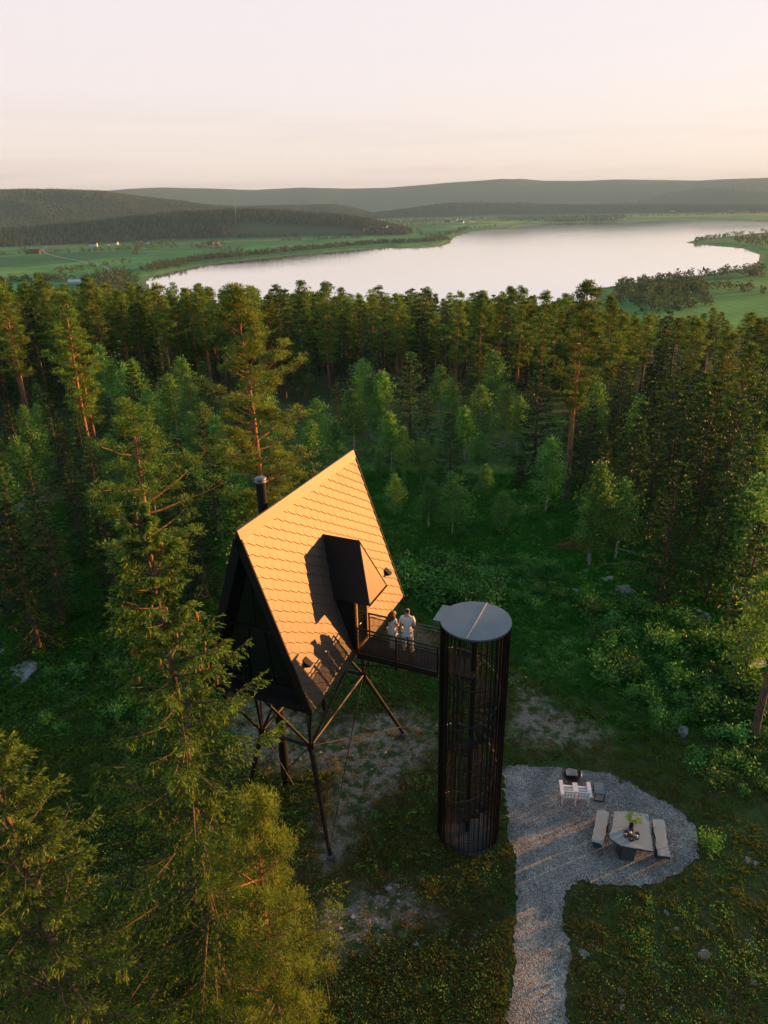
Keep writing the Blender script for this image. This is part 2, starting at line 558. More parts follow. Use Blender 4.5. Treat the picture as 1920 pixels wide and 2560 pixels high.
def terrain_mat():
    mat = bpy.data.materials.new('hillside_ground')
    t = NT(mat)
    tc = t.n('ShaderNodeTexCoord')

    def noise(scale, detail=5.0, rough=.55, vec=None):
        n = t.n('ShaderNodeTexNoise', i_Scale=scale, i_Detail=detail, i_Roughness=rough)
        t.l(vec or tc.outputs['Object'], n.inputs['Vector'])
        return n

    def ramp(src, *stops):
        r = t.n('ShaderNodeValToRGB')
        e = r.color_ramp.elements
        while len(e) < len(stops):
            e.new(.5)
        for k, (p_, c) in enumerate(stops):
            e[k].position = p_
            e[k].color = col4(c)
        t.l(src, r.inputs[0])
        return r.outputs[0]

    def mix(f, a, b):
        mx = t.n('ShaderNodeMix', data_type='RGBA')
        t.l(f, mx.inputs[0])
        t.l(a, mx.inputs[6])
        t.l(b, mx.inputs[7])
        return mx.outputs[2]

    def at(name):
        return t.n('ShaderNodeAttribute', attribute_name=name).outputs['Fac']

    def combine(op, a, b):
        mm = t.n('ShaderNodeMath', operation=op, use_clamp=True)
        t.l(a, mm.inputs[0])
        if isinstance(b, float):
            mm.inputs[1].default_value = b
        else:
            t.l(b, mm.inputs[1])
        return mm.outputs[0]

    n1 = noise(.35, 7)
    n2 = noise(2.6, 5)
    n3 = noise(14, 3)
    floor = ramp(n1.outputs[0], (.30, (.022, .05, .014)), (.45, (.045, .095, .022)), (.56, (.085, .075, .032)), (.72, (.135, .09, .048)))
    floor2 = ramp(n2.outputs[0], (.3, (.025, .055, .016)), (.5, (.06, .11, .026)), (.72, (.15, .12, .06)))
    mh = t.n('ShaderNodeMix', data_type='RGBA', i_0=.5)
    t.l(floor, mh.inputs[6])
    t.l(floor2, mh.inputs[7])
    lush = ramp(n2.outputs[0], (.34, (.03, .075, .02)), (.5, (.11, .27, .05)), (.66, (.22, .24, .08)))
    lushed = mix(combine('MULTIPLY', at('lush'), .8), mh.outputs[2], lush)
    soil = ramp(n3.outputs[0], (.28, (.11, .085, .06)), (.5, (.24, .195, .145)), (.70, (.40, .35, .28)))
    bf = combine('MULTIPLY', at('bare'), ramp(n2.outputs[0], (.42, (.05, .05, .05)), (.56, (1, 1, 1))))
    c = mix(bf, lushed, soil)
    # valley fields: a patchwork of greens with drilled rows
    vor = t.n('ShaderNodeTexVoronoi', i_Scale=.0026)
    t.l(tc.outputs['Object'], vor.inputs['Vector'])
    fcol = ramp(vor.outputs['Color'], (.15, (.045, .22, .055)), (.5, (.10, .34, .08)), (.85, (.20, .38, .09)))
    wv = t.n('ShaderNodeTexWave', i_Scale=.022, i_Distortion=1.2)
    wv.inputs['Detail Scale'].default_value = .2
    t.l(tc.outputs['Object'], wv.inputs['Vector'])
    fn = noise(.012, 6)
    fmod = ramp(fn.outputs[0], (.35, (.72, .78, .7)), (.65, (1.2, 1.12, 1.0)))
    mm = t.n('ShaderNodeMix', data_type='RGBA', blend_type='MULTIPLY', i_0=1.0)
    t.l(fcol, mm.inputs[6])
    t.l(fmod, mm.inputs[7])
    wr = ramp(wv.outputs['Fac'], (0, (.9, .9, .88)), (1, (1.05, 1.05, 1.05)))
    mm2 = t.n('ShaderNodeMix', data_type='RGBA', blend_type='MULTIPLY', i_0=.8)
    t.l(mm.outputs[2], mm2.inputs[6])
    t.l(wr, mm2.inputs[7])
    hay = t.n('ShaderNodeRGB')
    hay.outputs[0].default_value = (.28, .33, .10, 1)
    fieldc = mix(at('pale'), mm2.outputs[2], hay.outputs[0])
    fd = noise(.02, 8, .7)
    wood = ramp(fd.outputs[0], (.3, (.018, .03, .014)), (.5, (.035, .05, .022)), (.7, (.06, .07, .03)))
    grassy = t.n('ShaderNodeRGB')
    grassy.outputs[0].default_value = (.075, .10, .04, 1)
    wood = mix(at('clearing'), wood, grassy.outputs[0])
    dist = t.n('ShaderNodeVectorMath', operation='LENGTH')
    t.l(tc.outputs['Object'], dist.inputs[0])
    fr = t.n('ShaderNodeMapRange', i_1=90.0, i_2=150.0)
    t.l(dist.outputs['Value'], fr.inputs[0])
    c = mix(fr.outputs[0], c, wood)
    c = mix(at('field'), c, fieldc)
    reed = t.n('ShaderNodeRGB')
    reed.outputs[0].default_value = (.19, .155, .06, 1)
    sh = combine('MULTIPLY', at('shore'), .85)
    c = mix(sh, c, reed.outputs[0])
    p = t.n('ShaderNodeBsdfPrincipled', i_Roughness=.95)
    p.inputs['Specular IOR Level'].default_value = .1
    t.l(c, p.inputs['Base Color'])
    bm = t.n('ShaderNodeBump', i_Strength=.8, i_Distance=.12)
    t.l(n2.outputs[0], bm.inputs['Height'])
    bm2 = t.n('ShaderNodeBump', i_Strength=.5, i_Distance=.04)
    t.l(n3.outputs[0], bm2.inputs['Height'])
    t.l(bm.outputs[0], bm2.inputs['Normal'])
    t.l(bm2.outputs[0], p.inputs['Normal'])
    out = t.n('ShaderNodeOutputMaterial')
    t.l(p.outputs[0], out.inputs[0])
    return mat


me.materials.append(terrain_mat())
tag(link('terrain', me), kind='structure')


# lake sheet
def water_mat():
    mat = bpy.data.materials.new('lake_water')
    t = NT(mat)
    tc = t.n('ShaderNodeTexCoord')
    p = t.n('ShaderNodeBsdfPrincipled', i_Roughness=.07, i_IOR=1.45)
    p.inputs['Base Color'].default_value = (.055, .06, .065, 1)
    p.inputs['Specular IOR Level'].default_value = .9
    mp = t.n('ShaderNodeMapping')
    mp.inputs['Scale'].default_value = (.35, 1, 1)
    t.l(tc.outputs['Object'], mp.inputs[0])
    n = t.n('ShaderNodeTexNoise', i_Scale=.12, i_Detail=5.0)
    n2 = t.n('ShaderNodeTexNoise', i_Scale=.004, i_Detail=4.0)
    t.l(mp.outputs[0], n.inputs['Vector'])
    t.l(mp.outputs[0], n2.inputs['Vector'])
    rr = t.n('ShaderNodeMapRange', i_1=.42, i_2=.6, i_3=.02, i_4=.07)
    t.l(n2.outputs[0], rr.inputs[0])
    t.l(rr.outputs[0], p.inputs['Roughness'])
    b = t.n('ShaderNodeBump', i_Strength=.09, i_Distance=1.0)
    t.l(n.outputs[0], b.inputs['Height'])
    t.l(b.outputs[0], p.inputs['Normal'])
    gl = t.n('ShaderNodeBsdfGlossy', i_Roughness=.06)
    gl.inputs['Color'].default_value = (.97, .96, .97, 1)
    t.l(b.outputs[0], gl.inputs['Normal'])
    t.l(rr.outputs[0], gl.inputs['Roughness'])
    lw = t.n('ShaderNodeLayerWeight', i_0=.5)
    mr = t.n('ShaderNodeMapRange', i_1=.80, i_2=.95, i_3=.6, i_4=1.0)
    t.l(lw.outputs['Facing'], mr.inputs[0])
    ms = t.n('ShaderNodeMixShader')
    t.l(mr.outputs[0], ms.inputs[0])
    t.l(p.outputs[0], ms.inputs[1])
    t.l(gl.outputs[0], ms.inputs[2])
    out = t.n('ShaderNodeOutputMaterial')
    t.l(ms.outputs[0], out.inputs[0])
    return mat


x0, x1, y0, y1 = LAKE[:, 0].min() - 60, LAKE[:, 0].max() + 60, LAKE[:, 1].min() - 60, LAKE[:, 1].max() + 60
g = G()
gx, gy = np.linspace(x0, x1, 40), np.linspace(y0, y1, 60)
PX, PY = np.meshgrid(gx, gy)
ii = np.arange(59)[:, None] * 40
jj = np.arange(39)[None, :]
g.add(np.stack([PX, PY, np.full(PX.shape, LAKE_Z)], -1).reshape(-1, 3), np.stack([ii + jj, ii + jj + 1, ii + 41 + jj, ii + 40 + jj], -1).reshape(-1, 4))
tag(g.build('lake', water_mat()), kind='structure')


def ribbon(name, pts, w, mat, lift, step):
    """a strip laid on the land along a line of points"""
    P = [np.array(pts[0])]
    for a, b in zip(pts[:-1], pts[1:]):
        a, b = np.array(a), np.array(b)
        n = max(1, int(np.linalg.norm(b - a) / step))
        P += [a + (b - a) * k / n for k in range(1, n + 1)]
    P = np.array(P)
    for _ in range(3):
        P[1:-1] = (P[:-2] + 2 * P[1:-1] + P[2:]) / 4
    T = np.gradient(P, axis=0)
    T /= np.linalg.norm(T, axis=1)[:, None]
    N = np.stack([-T[:, 1], T[:, 0]], 1)
    S = np.array([-.5, 0, .5])
    Q = P[:, None, :] + N[:, None, :] * (S * w)[None, :, None]
    z = land(Q[..., 0], Q[..., 1]) + lift
    VV = np.concatenate([Q, z[..., None]], -1).reshape(-1, 3)
    n = len(P)
    i = np.arange(n - 1)[:, None] * 3
    j = np.arange(2)[None, :]
    return G().add(VV, np.stack([i + j, i + j + 1, i + j + 4, i + j + 3], -1).reshape(-1, 4)).build(name, mat)


road_mat = plain('farm_track_gravel', (.33, .30, .27), .9, 0, .2, .15, .2)
pts = [hit(x, y)[:2] for x, y in [(120, 612), (104, 624), (120, 636), (165, 647), (215, 656), (262, 667), (278, 676), (272, 684), (240, 697), (226, 706), (234, 718), (250, 733)]]
tag(ribbon('farm_road', pts, 5.5, road_mat, .35, 14), kind='structure')


# gravel pad and path
def gravel_mat():
    mat = bpy.data.materials.new('grey_gravel')
    t = NT(mat)
    tc = t.n('ShaderNodeTexCoord')
    v = t.n('ShaderNodeTexVoronoi', i_Scale=24.0)
    v2 = t.n('ShaderNodeTexVoronoi', i_Scale=55.0)
    n = t.n('ShaderNodeTexNoise', i_Scale=1.1, i_Detail=6.0)
    for q in (v, v2, n):
        t.l(tc.outputs['Object'], q.inputs['Vector'])
    r = t.n('ShaderNodeValToRGB')
    e = r.color_ramp.elements
    e[0].position, e[0].color, e[1].position, e[1].color = .1, (.14, .142, .135, 1), .9, (.56, .555, .52, 1)
    t.l(v.outputs['Color'], r.inputs[0])
    r3 = t.n('ShaderNodeValToRGB')
    e = r3.color_ramp.elements
    e[0].position, e[0].color, e[1].position, e[1].color = .1, (.5, .5, .52, 1), .9, (1.3, 1.28, 1.25, 1)
    t.l(v2.outputs['Color'], r3.inputs[0])
    mx = t.n('ShaderNodeMix', data_type='RGBA', blend_type='MULTIPLY', i_0=.8)
    t.l(r.outputs[0], mx.inputs[6])
    t.l(r3.outputs[0], mx.inputs[7])
    r2 = t.n('ShaderNodeValToRGB')
    e = r2.color_ramp.elements
    e[0].position, e[0].color, e[1].position, e[1].color = .35, (.66, .66, .66, 1), .65, (1.2, 1.17, 1.1, 1)
    t.l(n.outputs[0], r2.inputs[0])
    m2 = t.n('ShaderNodeMix', data_type='RGBA', blend_type='MULTIPLY', i_0=1.0)
    t.l(mx.outputs[2], m2.inputs[6])
    t.l(r2.outputs[0], m2.inputs[7])
    p = t.n('ShaderNodeBsdfPrincipled', i_Roughness=.9)
    p.inputs['Specular IOR Level'].default_value = .2
    t.l(m2.outputs[2], p.inputs['Base Color'])
    b = t.n('ShaderNodeBump', i_Strength=1.0, i_Distance=.04)
    t.l(v.outputs['Distance'], b.inputs['Height'])
    t.l(b.outputs[0], p.inputs['Normal'])
    out = t.n('ShaderNodeOutputMaterial')
    t.l(p.outputs[0], out.inputs[0])
    return mat


GZ = .5
PAD_PX = [(1255, 1918), (1290, 1914), (1340, 1916), (1410, 1922), (1500, 1932), (1560, 1952), (1600, 1975), (1660, 2005), (1700, 2030), (1735, 2065), (1748, 2095), (1742, 2140), (1700, 2185), (1655, 2208), (1610, 2217),
          (1560, 2212), (1520, 2217), (1470, 2204), (1440, 2207), (1418, 2225), (1408, 2250), (1402, 2290), (1408, 2320), (1425, 2350), (1424, 2390), (1418, 2440), (1420, 2500), (1416, 2560), (1440, 2700), (1470, 2900), (1250, 2900), (1262, 2700),
          (1268, 2560), (1280, 2480), (1285, 2400), (1288, 2320), (1292, 2250), (1290, 2190), (1286, 2140), (1270, 2080), (1262, 2000)]
PAD = pix_poly(PAD_PX, GZ)
bm = bmesh.new()
fine = []
for k in range(len(PAD)):
    a, b = PAD[k], PAD[(k + 1) % len(PAD)]
    n = max(2, int(np.linalg.norm(b - a) / .12))
    for q in range(n):
        p = a + (b - a) * q / n
        fine.append(p + rng.normal(0, .05, 2) + .035 * np.array([math.sin(p[1] * 3.1), math.sin(p[0] * 2.7)]))
gridstep = .3
vs = [bm.verts.new((p[0], p[1], ground(p[0], p[1]) + .035)) for p in fine]
bm.faces.new(vs)
me = bpy.data.meshes.new('gravel_path')
bmesh.ops.triangulate(bm, faces=bm.faces[:])
for q in np.arange(-2, 14, .5):
    for no in ((1, 0, 0), (0, 1, 0)):
        bmesh.ops.bisect_plane(bm, geom=bm.verts[:] + bm.edges[:] + bm.faces[:], plane_co=(q, q + 11, 0), plane_no=no)
for v in bm.verts:
    v.co.z = ground(v.co.x, v.co.y) + .045
bm.to_mesh(me)
bm.free()
me.materials.append(gravel_mat())
tag(link('gravel_path', me), kind='structure')


def pad_sd(x, y):
    return poly_sd(np.asarray(x, float), np.asarray(y, float), PAD)


# ------------------------------------------------------------------ sky, sun, air
SUN_AZ, SUN_EL = 67.0, 4.9
world = bpy.data.worlds.new('World')
SC.world = world
world.use_nodes = True
t = NT(world)
sky = t.n('ShaderNodeTexSky', sky_type='NISHITA')
sky.sun_disc = False
sky.sun_elevation = R(SUN_EL)
sky.sun_rotation = R(SUN_AZ)
sky.altitude = 300
sky.air_density, sky.dust_density, sky.ozone_density = 1.0, 1.5, 1.2
bg = t.n('ShaderNodeBackground', i_Strength=.12)
tc = t.n('ShaderNodeTexCoord')
sep = t.n('ShaderNodeSeparateXYZ')
t.l(tc.outputs['Generated'], sep.inputs[0])
rp = t.n('ShaderNodeValToRGB')
e = rp.color_ramp.elements
SKYK = 1.0
for pos, c in ((0.0, (4.5, 3.4, 3.15)), (.045, (4.45, 3.65, 3.45)), (.13, (4.4, 3.82, 3.78)), (.24, (4.3, 3.85, 3.98)), (.5, (2.2, 2.65, 3.3)), (1.0, (1.2, 1.75, 2.55))):
    if pos in (0.0, 1.0):
        q = e[0] if pos == 0 else e[-1]
    else:
        q = e.new(pos)
    q.position = pos
    q.color = (c[0] * .145, c[1] * .145, c[2] * .145, 1)
t.l(sep.outputs[2], rp.inputs[0])
sc = t.n('ShaderNodeMix', data_type='RGBA', blend_type='MULTIPLY', i_0=1.0)
sep2 = t.n('ShaderNodeMapRange', i_1=-.55, i_2=.55)
t.l(sep.outputs[1], sep2.inputs[0])
bk = t.n('ShaderNodeMix', data_type='RGBA')
bk.inputs[6].default_value = (2.5, 3.0, 3.4, 1)
bk.inputs[7].default_value = (6, 6, 6, 1)
t.l(sep2.outputs[0], bk.inputs[0])
t.l(bk.outputs[2], sc.inputs[7])
t.l(rp.outputs[0], sc.inputs[6])
mx = t.n('ShaderNodeMix', data_type='RGBA', i_0=.86)
t.l(sky.outputs[0], mx.inputs[6])
t.l(sc.outputs[2], mx.inputs[7])
# thin streaks of high cloud low over the horizon
mp = t.n('ShaderNodeMapping')
mp.inputs['Scale'].default_value = (1.6, 1.6, 26)
mp.inputs['Location'].default_value = (.4, .1, 0)
t.l(tc.outputs['Generated'], mp.inputs[0])
cn = t.n('ShaderNodeTexNoise', i_Scale=2.2, i_Detail=6.0, i_Roughness=.55)
t.l(mp.outputs[0], cn.inputs['Vector'])
cr = t.n('ShaderNodeMapRange', i_1=.47, i_2=.66)
t.l(cn.outputs[0], cr.inputs[0])
hb = t.n('ShaderNodeMapRange', i_1=.13, i_2=.02)
t.l(sep.outputs[2], hb.inputs[0])
cm = t.n('ShaderNodeMath', operation='MULTIPLY')
t.l(cr.outputs[0], cm.inputs[0])
t.l(hb.outputs[0], cm.inputs[1])
cs = t.n('ShaderNodeMath', operation='MULTIPLY', i_1=.28)
t.l(cm.outputs[0], cs.inputs[0])
cl = t.n('ShaderNodeMix', data_type='RGBA', blend_type='MULTIPLY')
t.l(cs.outputs[0], cl.inputs[0])
t.l(mx.outputs[2], cl.inputs[6])
cl.inputs[7].default_value = (.62, .50, .55, 1)
t.l(cl.outputs[2], bg.inputs[0])
wo = t.n('ShaderNodeOutputWorld')
t.l(bg.outputs[0], wo.inputs[0])

sl = bpy.data.lights.new('sun', 'SUN')
sl.energy = 5.0
sl.angle = R(.55)
sl.color = (1.0, .45, .125)
so = bpy.data.objects.new('sun', sl)
COL.objects.link(so)
dirv = Vector((math.sin(R(SUN_AZ)) * math.cos(R(SUN_EL)), math.cos(R(SUN_AZ)) * math.cos(R(SUN_EL)), math.sin(R(SUN_EL))))
so.rotation_euler = dirv.to_track_quat('Z', 'Y').to_euler()
so.location = (60, 30, 60)

HAZE_ON = True
if HAZE_ON:
    hm = bpy.data.materials.new('valley_haze')
    t = NT(hm)
    pv = t.n('ShaderNodeVolumePrincipled', i_Density=4.2e-5, i_Anisotropy=.1)
    pv.inputs['Color'].default_value = (.45, .74, 1.0, 1)
    out = t.n('ShaderNodeOutputMaterial')
    t.l(pv.outputs[0], out.inputs['Volume'])
    top = max(float(ZZ.max()), CAMH) + 25
    g = G().box((0, 0, (top - 135) / 2), (32000, 32000, top + 135))
    tag(g.build('haze', hm), 'thin evening haze filling the valley out to the far blue ridges', kind='stuff')

vs_ = SC.view_settings
vs_.view_transform = 'Standard'
vs_.look = 'None'
vs_.exposure = 1.2
vs_.gamma = 1
SC.cycles.use_denoising = True
SC.cycles.max_bounces = 7
SC.cycles.diffuse_bounces = 3
SC.cycles.glossy_bounces = 3
SC.cycles.transmission_bounces = 4
SC.cycles.volume_bounces = 1
SC.cycles.caustics_reflective = False
SC.cycles.caustics_refractive = False
SC.cycles.sample_clamp_indirect = 6

# ------------------------------------------------------------------ treetop cabin
A24 = R(24.0)
CO = np.array([-4.48, 19.11, .5])
UW = np.array([math.sin(A24), math.cos(A24), 0])
VW = np.array([math.cos(A24), -math.sin(A24), 0])
B0 = 7.5                                    # underside of the house above the foot of the stilts


def cw(v, u, z):                            # cabin coordinates (across, along, up from house underside) to world
    return CO + VW * v + UW * u + np.array([0, 0, z + B0])


def P3(v, u, z):
    return np.array([v, u, z + B0], float)


cabin = empty('treetop_cabin', CO, -A24, 'steep A-shaped black cabin on tall steel stilts, its shingle roof lit orange', 'cabin')
W2, RH, LEN = 2.14, 6.3, 8.05
SL = math.hypot(W2, RH)


def slope_pt(side, u, s, off=0.0):
    """point on the outer roof plane: s metres down from the ridge, off metres out of the plane"""
    dx, dz = W2 / SL, -RH / SL
    nx, nz_ = RH / SL, W2 / SL
    return P3(side * (dx * s + nx * off), u, RH + dz * s + nz_ * off)


for side in (1, -1):
    g = G()
    th = .24
    inner = W2 - th * SL / RH
    # slab
    a0, a1 = slope_pt(side, 0, 0, -.03), slope_pt(side, 0, SL, -.03)
    b0 = P3(0, 0, RH - .03 * SL / W2 - th * SL / W2 * .0 - .62)
    b1 = P3(side * inner, 0, 0)
    poly = [a0, a1, b1, b0]
    g.prism(poly if side > 0 else poly[::-1], (0, 0, 0), (0, LEN, 0))
    # verge strips along both gables, ridge band, eave strip
    roof = g.build('roof_slope', M['soffit'], cabin)
    t_ = G()
    bm = bmesh.new()
    cd, sd_ = math.cos(R(32)), math.sin(R(32))
    pitch, wid = .333, .42
    for r_i in range(-18, 30):
        for c_i in range(-4, 28):
            q0, p0 = c_i * wid + (r_i % 2) * .21, r_i * pitch
            pts = []
            for q, p, h in ((q0, p0 - .06, .001), (q0 + wid - .002, p0 - .06, .001), (q0 + wid - .002, p0 + pitch + .030, .030), (q0, p0 + pitch - .030, .030)):
                u = q * cd - p * sd_
                s = q * sd_ + p * cd
                pts.append((u, s, h))
            uu = [p[0] for p in pts]
            ss = [p[1] for p in pts]
            if max(uu) < .02 or min(uu) > LEN - .02 or max(ss) < .3 or min(ss) > SL - .03:
                continue
            top = [bm.verts.new(p) for p in pts]
            low = [bm.verts.new((p[0], p[1], -.004)) for p in pts]
            bm.faces.new(top)
            for k in range(4):
                bm.faces.new((top[k], low[k], low[(k + 1) % 4], top[(k + 1) % 4]))
    for co, no in (((.03, 0, 0), (-1, 0, 0)), ((LEN - .03, 0, 0), (1, 0, 0)), ((0, .36, 0), (0, -1, 0)), ((0, SL - .02, 0), (0, 1, 0))):
        bmesh.ops.bisect_plane(bm, geom=bm.verts[:] + bm.edges[:] + bm.faces[:], plane_co=co, plane_no=no, clear_outer=True)
    bm.verts.index_update()
    vv = np.array([slope_pt(side, v.co.x, v.co.y, v.co.z) for v in bm.verts])
    ff = [[v.index for v in (f.verts if side > 0 else reversed(f.verts))] for f in bm.faces]
    bm.free()
    t_.add(vv, ff)
    t_.build('roof_shingles', M['roof'], roof)
    rc = G()
    for s0, s1 in ((0, .37),):
        poly = [slope_pt(side, 0, s0, -.02), slope_pt(side, 0, s0, .036), slope_pt(side, 0, s1, .036), slope_pt(side, 0, s1, -.02)]
        rc.prism(poly, (0, -.02, 0), (0, LEN + .02, 0))
    rc.build('ridge_cap', M['roof'], roof)
    for u0 in (-.025, LEN - .03):
        poly = [slope_pt(side, u0, .3, -.26), slope_pt(side, u0, .3, .05), slope_pt(side, u0, SL + .02, .05), slope_pt(side, u0, SL + .02, -.20)]
        G().prism(poly, (0, 0, 0), (0, .055, 0)).build('verge_board', M['soffit'], roof)  # black here paints in the shade on the roof's gable edge
    

# gable walls with big dark glazing
fl = G()
fl.box((0, LEN / 2, B0 + .06), (2 * (W2 - .26), LEN - .02, .24))
fl.build('floor_slab', M['cladding'], cabin)


def tri_in(d):
    """half width of the gable opening at height z, inset d from the roof's outer face"""
    return lambda z: max(0, W2 * (1 - z / RH) - d * SL / RH)


for ug, sg in ((.42, 1), (LEN - .42, -1)):
    hw = tri_in(.255)
    g = G()
    za = RH - .255 * SL / W2
    poly = [P3(-hw(0.18), ug, .18), P3(hw(.18), ug, .18), P3(0, ug, za)]
    g.prism(poly, (0, .03, 0), (0, .16, 0)) if sg > 0 else g.prism(poly, (0, -.16, 0), (0, -.03, 0))
    wall = g.build('gable_wall', M['cladding'], cabin)
    win = G()
    d2 = tri_in(.255 + .10)
    zb_ = 2.62
    win_o = G()
    zt = RH - .355 * SL / W2
    win_o.prism([P3(-d2(zb_), ug, zb_), P3(d2(zb_), ug, zb_), P3(0, ug, zt)], (0, -.015 * sg, 0), (0, .02 * sg, 0))
    wn = win_o.build('window', M['glass'], cabin)
    lo = G()
    for x0, x1 in ((-1, -.36), (-.30, .30), (.36, 1)):
        xs = lambda f, z: f * d2(z)
        lo.prism([P3(xs(x0, .42), ug, .42), P3(xs(x1, .42), ug, .42), P3(xs(x1, 2.5), ug, 2.5), P3(xs(x0, 2.5), ug, 2.5)], (0, -.012 * sg, 0), (0, .02 * sg, 0))
    lo.build('pane', M['glass'], wn)
    fr = G()
    fr.bar(P3(-hw(2.56), ug - .02 * sg, 2.56), P3(hw(2.56), ug - .02 * sg, 2.56), .06, .11)
    for f in (-.33, .33):
        fr.bar(P3(f * d2(.42), ug - .02 * sg, .40), P3(f * d2(2.5), ug - .02 * sg, 2.5), .07, .06)
    fr.bar(P3(0, ug - .02 * sg, 2.6), P3(0, ug - .02 * sg, zt - .05), .045, .05)
    fr.build('frame', M['soffit'], wn)
    # low guard rail in front of the glazing
    if sg > 0:
        rl = G()
        for z in (.55, .80, 1.05):
            rl.bar(P3(-d2(z) + .05, .2, z), P3(-.55, .2, z), .03, .03)
        rl.bar(P3(-.55, .2, .2), P3(-.55, .2, 1.07), .04, .04)
        rl.build('window_rail', M['metal_dark'], cabin)

# dormer over the door
dorm = G()
uc, ue0, ue1, za, ze = 4.11, 3.34, 4.88, 4.46, 2.36
off = 1.42
vr = lambda z: W2 * (1 - z / RH)
pts = [P3(vr(za) - .35, uc, za), P3(vr(ze) - .35, ue0, ze), P3(vr(ze) - .35, ue1, ze),
       P3(vr(za) + off, uc, za), P3(vr(ze) + off, ue0, ze), P3(vr(ze) + off, ue1, ze)]
dorm.add(pts, [[0, 2, 1], [3, 4, 5], [0, 1, 4, 3], [0, 3, 5, 2], [1, 2, 5, 4]])
dm = dorm.build('dormer', M['metal_dark'], cabin)  # dormer slopes are roof metal; their shade is put into the black colour
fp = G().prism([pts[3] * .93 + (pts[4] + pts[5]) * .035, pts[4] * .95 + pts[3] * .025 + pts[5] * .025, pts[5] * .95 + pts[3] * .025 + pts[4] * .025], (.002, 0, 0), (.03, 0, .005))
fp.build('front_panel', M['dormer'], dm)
ed = G()
for a, b in ((3, 4), (3, 5), (4, 5)):
    ed.bar(pts[a] + np.array([.012, 0, 0]), pts[b] + np.array([.012, 0, 0]), .05, .05)
ed.build('edge_trim', M['metal_dark'], dm)
bw = G()
bw.box(((.9 + 2.16) / 2, 3.88, B0 + 1.335), (1.26, .96, 2.02))
bw.build('entrance_wall', M['cladding'], dm)
dr = G()
dr.box((2.175, 3.88, B0 + 1.34), (.03, .76, 1.86))
door = dr.build('door', M['glass'], dm)
fr = G()
for u in (3.45, 4.31):
    fr.box((2.19, u, B0 + 1.335), (.08, .10, 2.0))
fr.box((2.19, 3.88, B0 + 2.29), (.08, .76, .09))
fr.box((2.19, 3.88, B0 + .375), (.10, .76, .08))
fr.build('door_frame', M['doorwood'], dm)
hd = G()
hd.tube([P3(2.20, 3.56, 1.35), P3(2.26, 3.56, 1.35), P3(2.26, 3.68, 1.35)], .014, 6)
hd.build('door_handle', M['steel'], dm)

# roof vents, flue
for s_, u in ((SL * (1 - 1.48 / RH), .66), (SL * (1 - 1.45 / RH), 7.36)):
    g = G()
    p = [slope_pt(1, u - .12, s_ - .16, .02), slope_pt(1, u + .12, s_ - .16, .02), slope_pt(1, u + .12, s_ + .14, .02), slope_pt(1, u - .12, s_ + .14, .02),
         slope_pt(1, u - .12, s_ - .12, .05), slope_pt(1, u + .12, s_ - .12, .05), slope_pt(1, u + .12, s_ + .14, .22), slope_pt(1, u - .12, s_ + .14, .22)]
    g.add(p, [[3, 2, 1, 0], [4, 5, 6, 7], [0, 1, 5, 4], [1, 2, 6, 5], [2, 3, 7, 6], [3, 0, 4, 7]])
    g.build('roof_vent', M['metal_dark'], cabin)
g = G()
g.tube([P3(-.5, 2.22, 4.5), P3(-.5, 2.22, 7.02)], .17, 16)
flue = g.build('chimney_flue', M['metal_dark'], cabin, True)
g = G()
g.lathe([(.175, 0), (.20, .01), (.20, .05), (.12, .07), (.12, .12)], P3(-.5, 2.22, 7.0), 16)
g.lathe([(.20, 0), (.21, .015), (.15, .055), (.03, .07)], P3(-.5, 2.22, 7.115), 16)
g.build('flue_cap', M['steel'], flue, True)

# stilts
NZ = -3.0
nodes = {(1, 0): (1.05, 1.5), (-1, 0): (-1.05, 1.5), (1, 1): (1.05, 6.1), (-1, 1): (-1.05, 6.1)}
feet = {(1, 0): (2.02, .74), (-1, 0): (-2.02, .74), (1, 1): (2.1, 8.0), (-1, 1): (-2.1, 8.0)}
for k, (nv, nu) in nodes.items():
    fv, fu = feet[k]
    wp = cw(fv, fu, 0)
    zf = ground(wp[0], wp[1]) - CO[2] - B0
    g = G()
    g.tube([P3(fv, fu, zf + .1), P3(nv, nu, NZ)], [.085, .10], 10)
    leg = g.build('leg', M['rust'], cabin, True)
    g = G()
    g.tube([P3(fv, fu, zf - .2), P3(fv, fu, zf + .16)], .17, 10)
    g.build('footing', M['concrete'], leg)
    for tv, tu in ((k[0] * 2.02, nu - 1.75), (k[0] * 2.02, nu + 1.75), (k[0] * .12, nu - 1.6), (k[0] * .12, nu + 1.4)):
        g = G()
        g.tube([P3(nv, nu, NZ), P3(tv, min(LEN - .15, max(.12, tu)), -.02)], .055, 8)
        g.build('strut', M['rust'], cabin, True)
    g = G()
    g.box(P3(nv, nu, NZ), (.28, .05, .34))
    g.box(P3(nv, nu, NZ), (.05, .28, .34))
    for q in range(4):
        g.tube([P3(nv - .04, nu - .07 + .14 * (q % 2), NZ - .1 + .2 * (q // 2)), P3(nv + .05, nu - .07 + .14 * (q % 2), NZ - .1 + .2 * (q // 2))], .02, 6)
    g.build('gusset', M['rust'], cabin)
for a, b in (((1, 0), (-1, 0)), ((1, 0), (1, 1)), ((-1, 0), (-1, 1)), ((1, 1), (-1, 1))):
    g = G()
    g.tube([P3(*nodes[a], NZ), P3(*nodes[b], NZ)], .075, 10)
    g.build('ring_beam', M['rust'], cabin, True)


def foot3(k):
    wp = cw(*feet[k], 0)
    return P3(*feet[k], ground(wp[0], wp[1]) - CO[2] - B0 + .5)


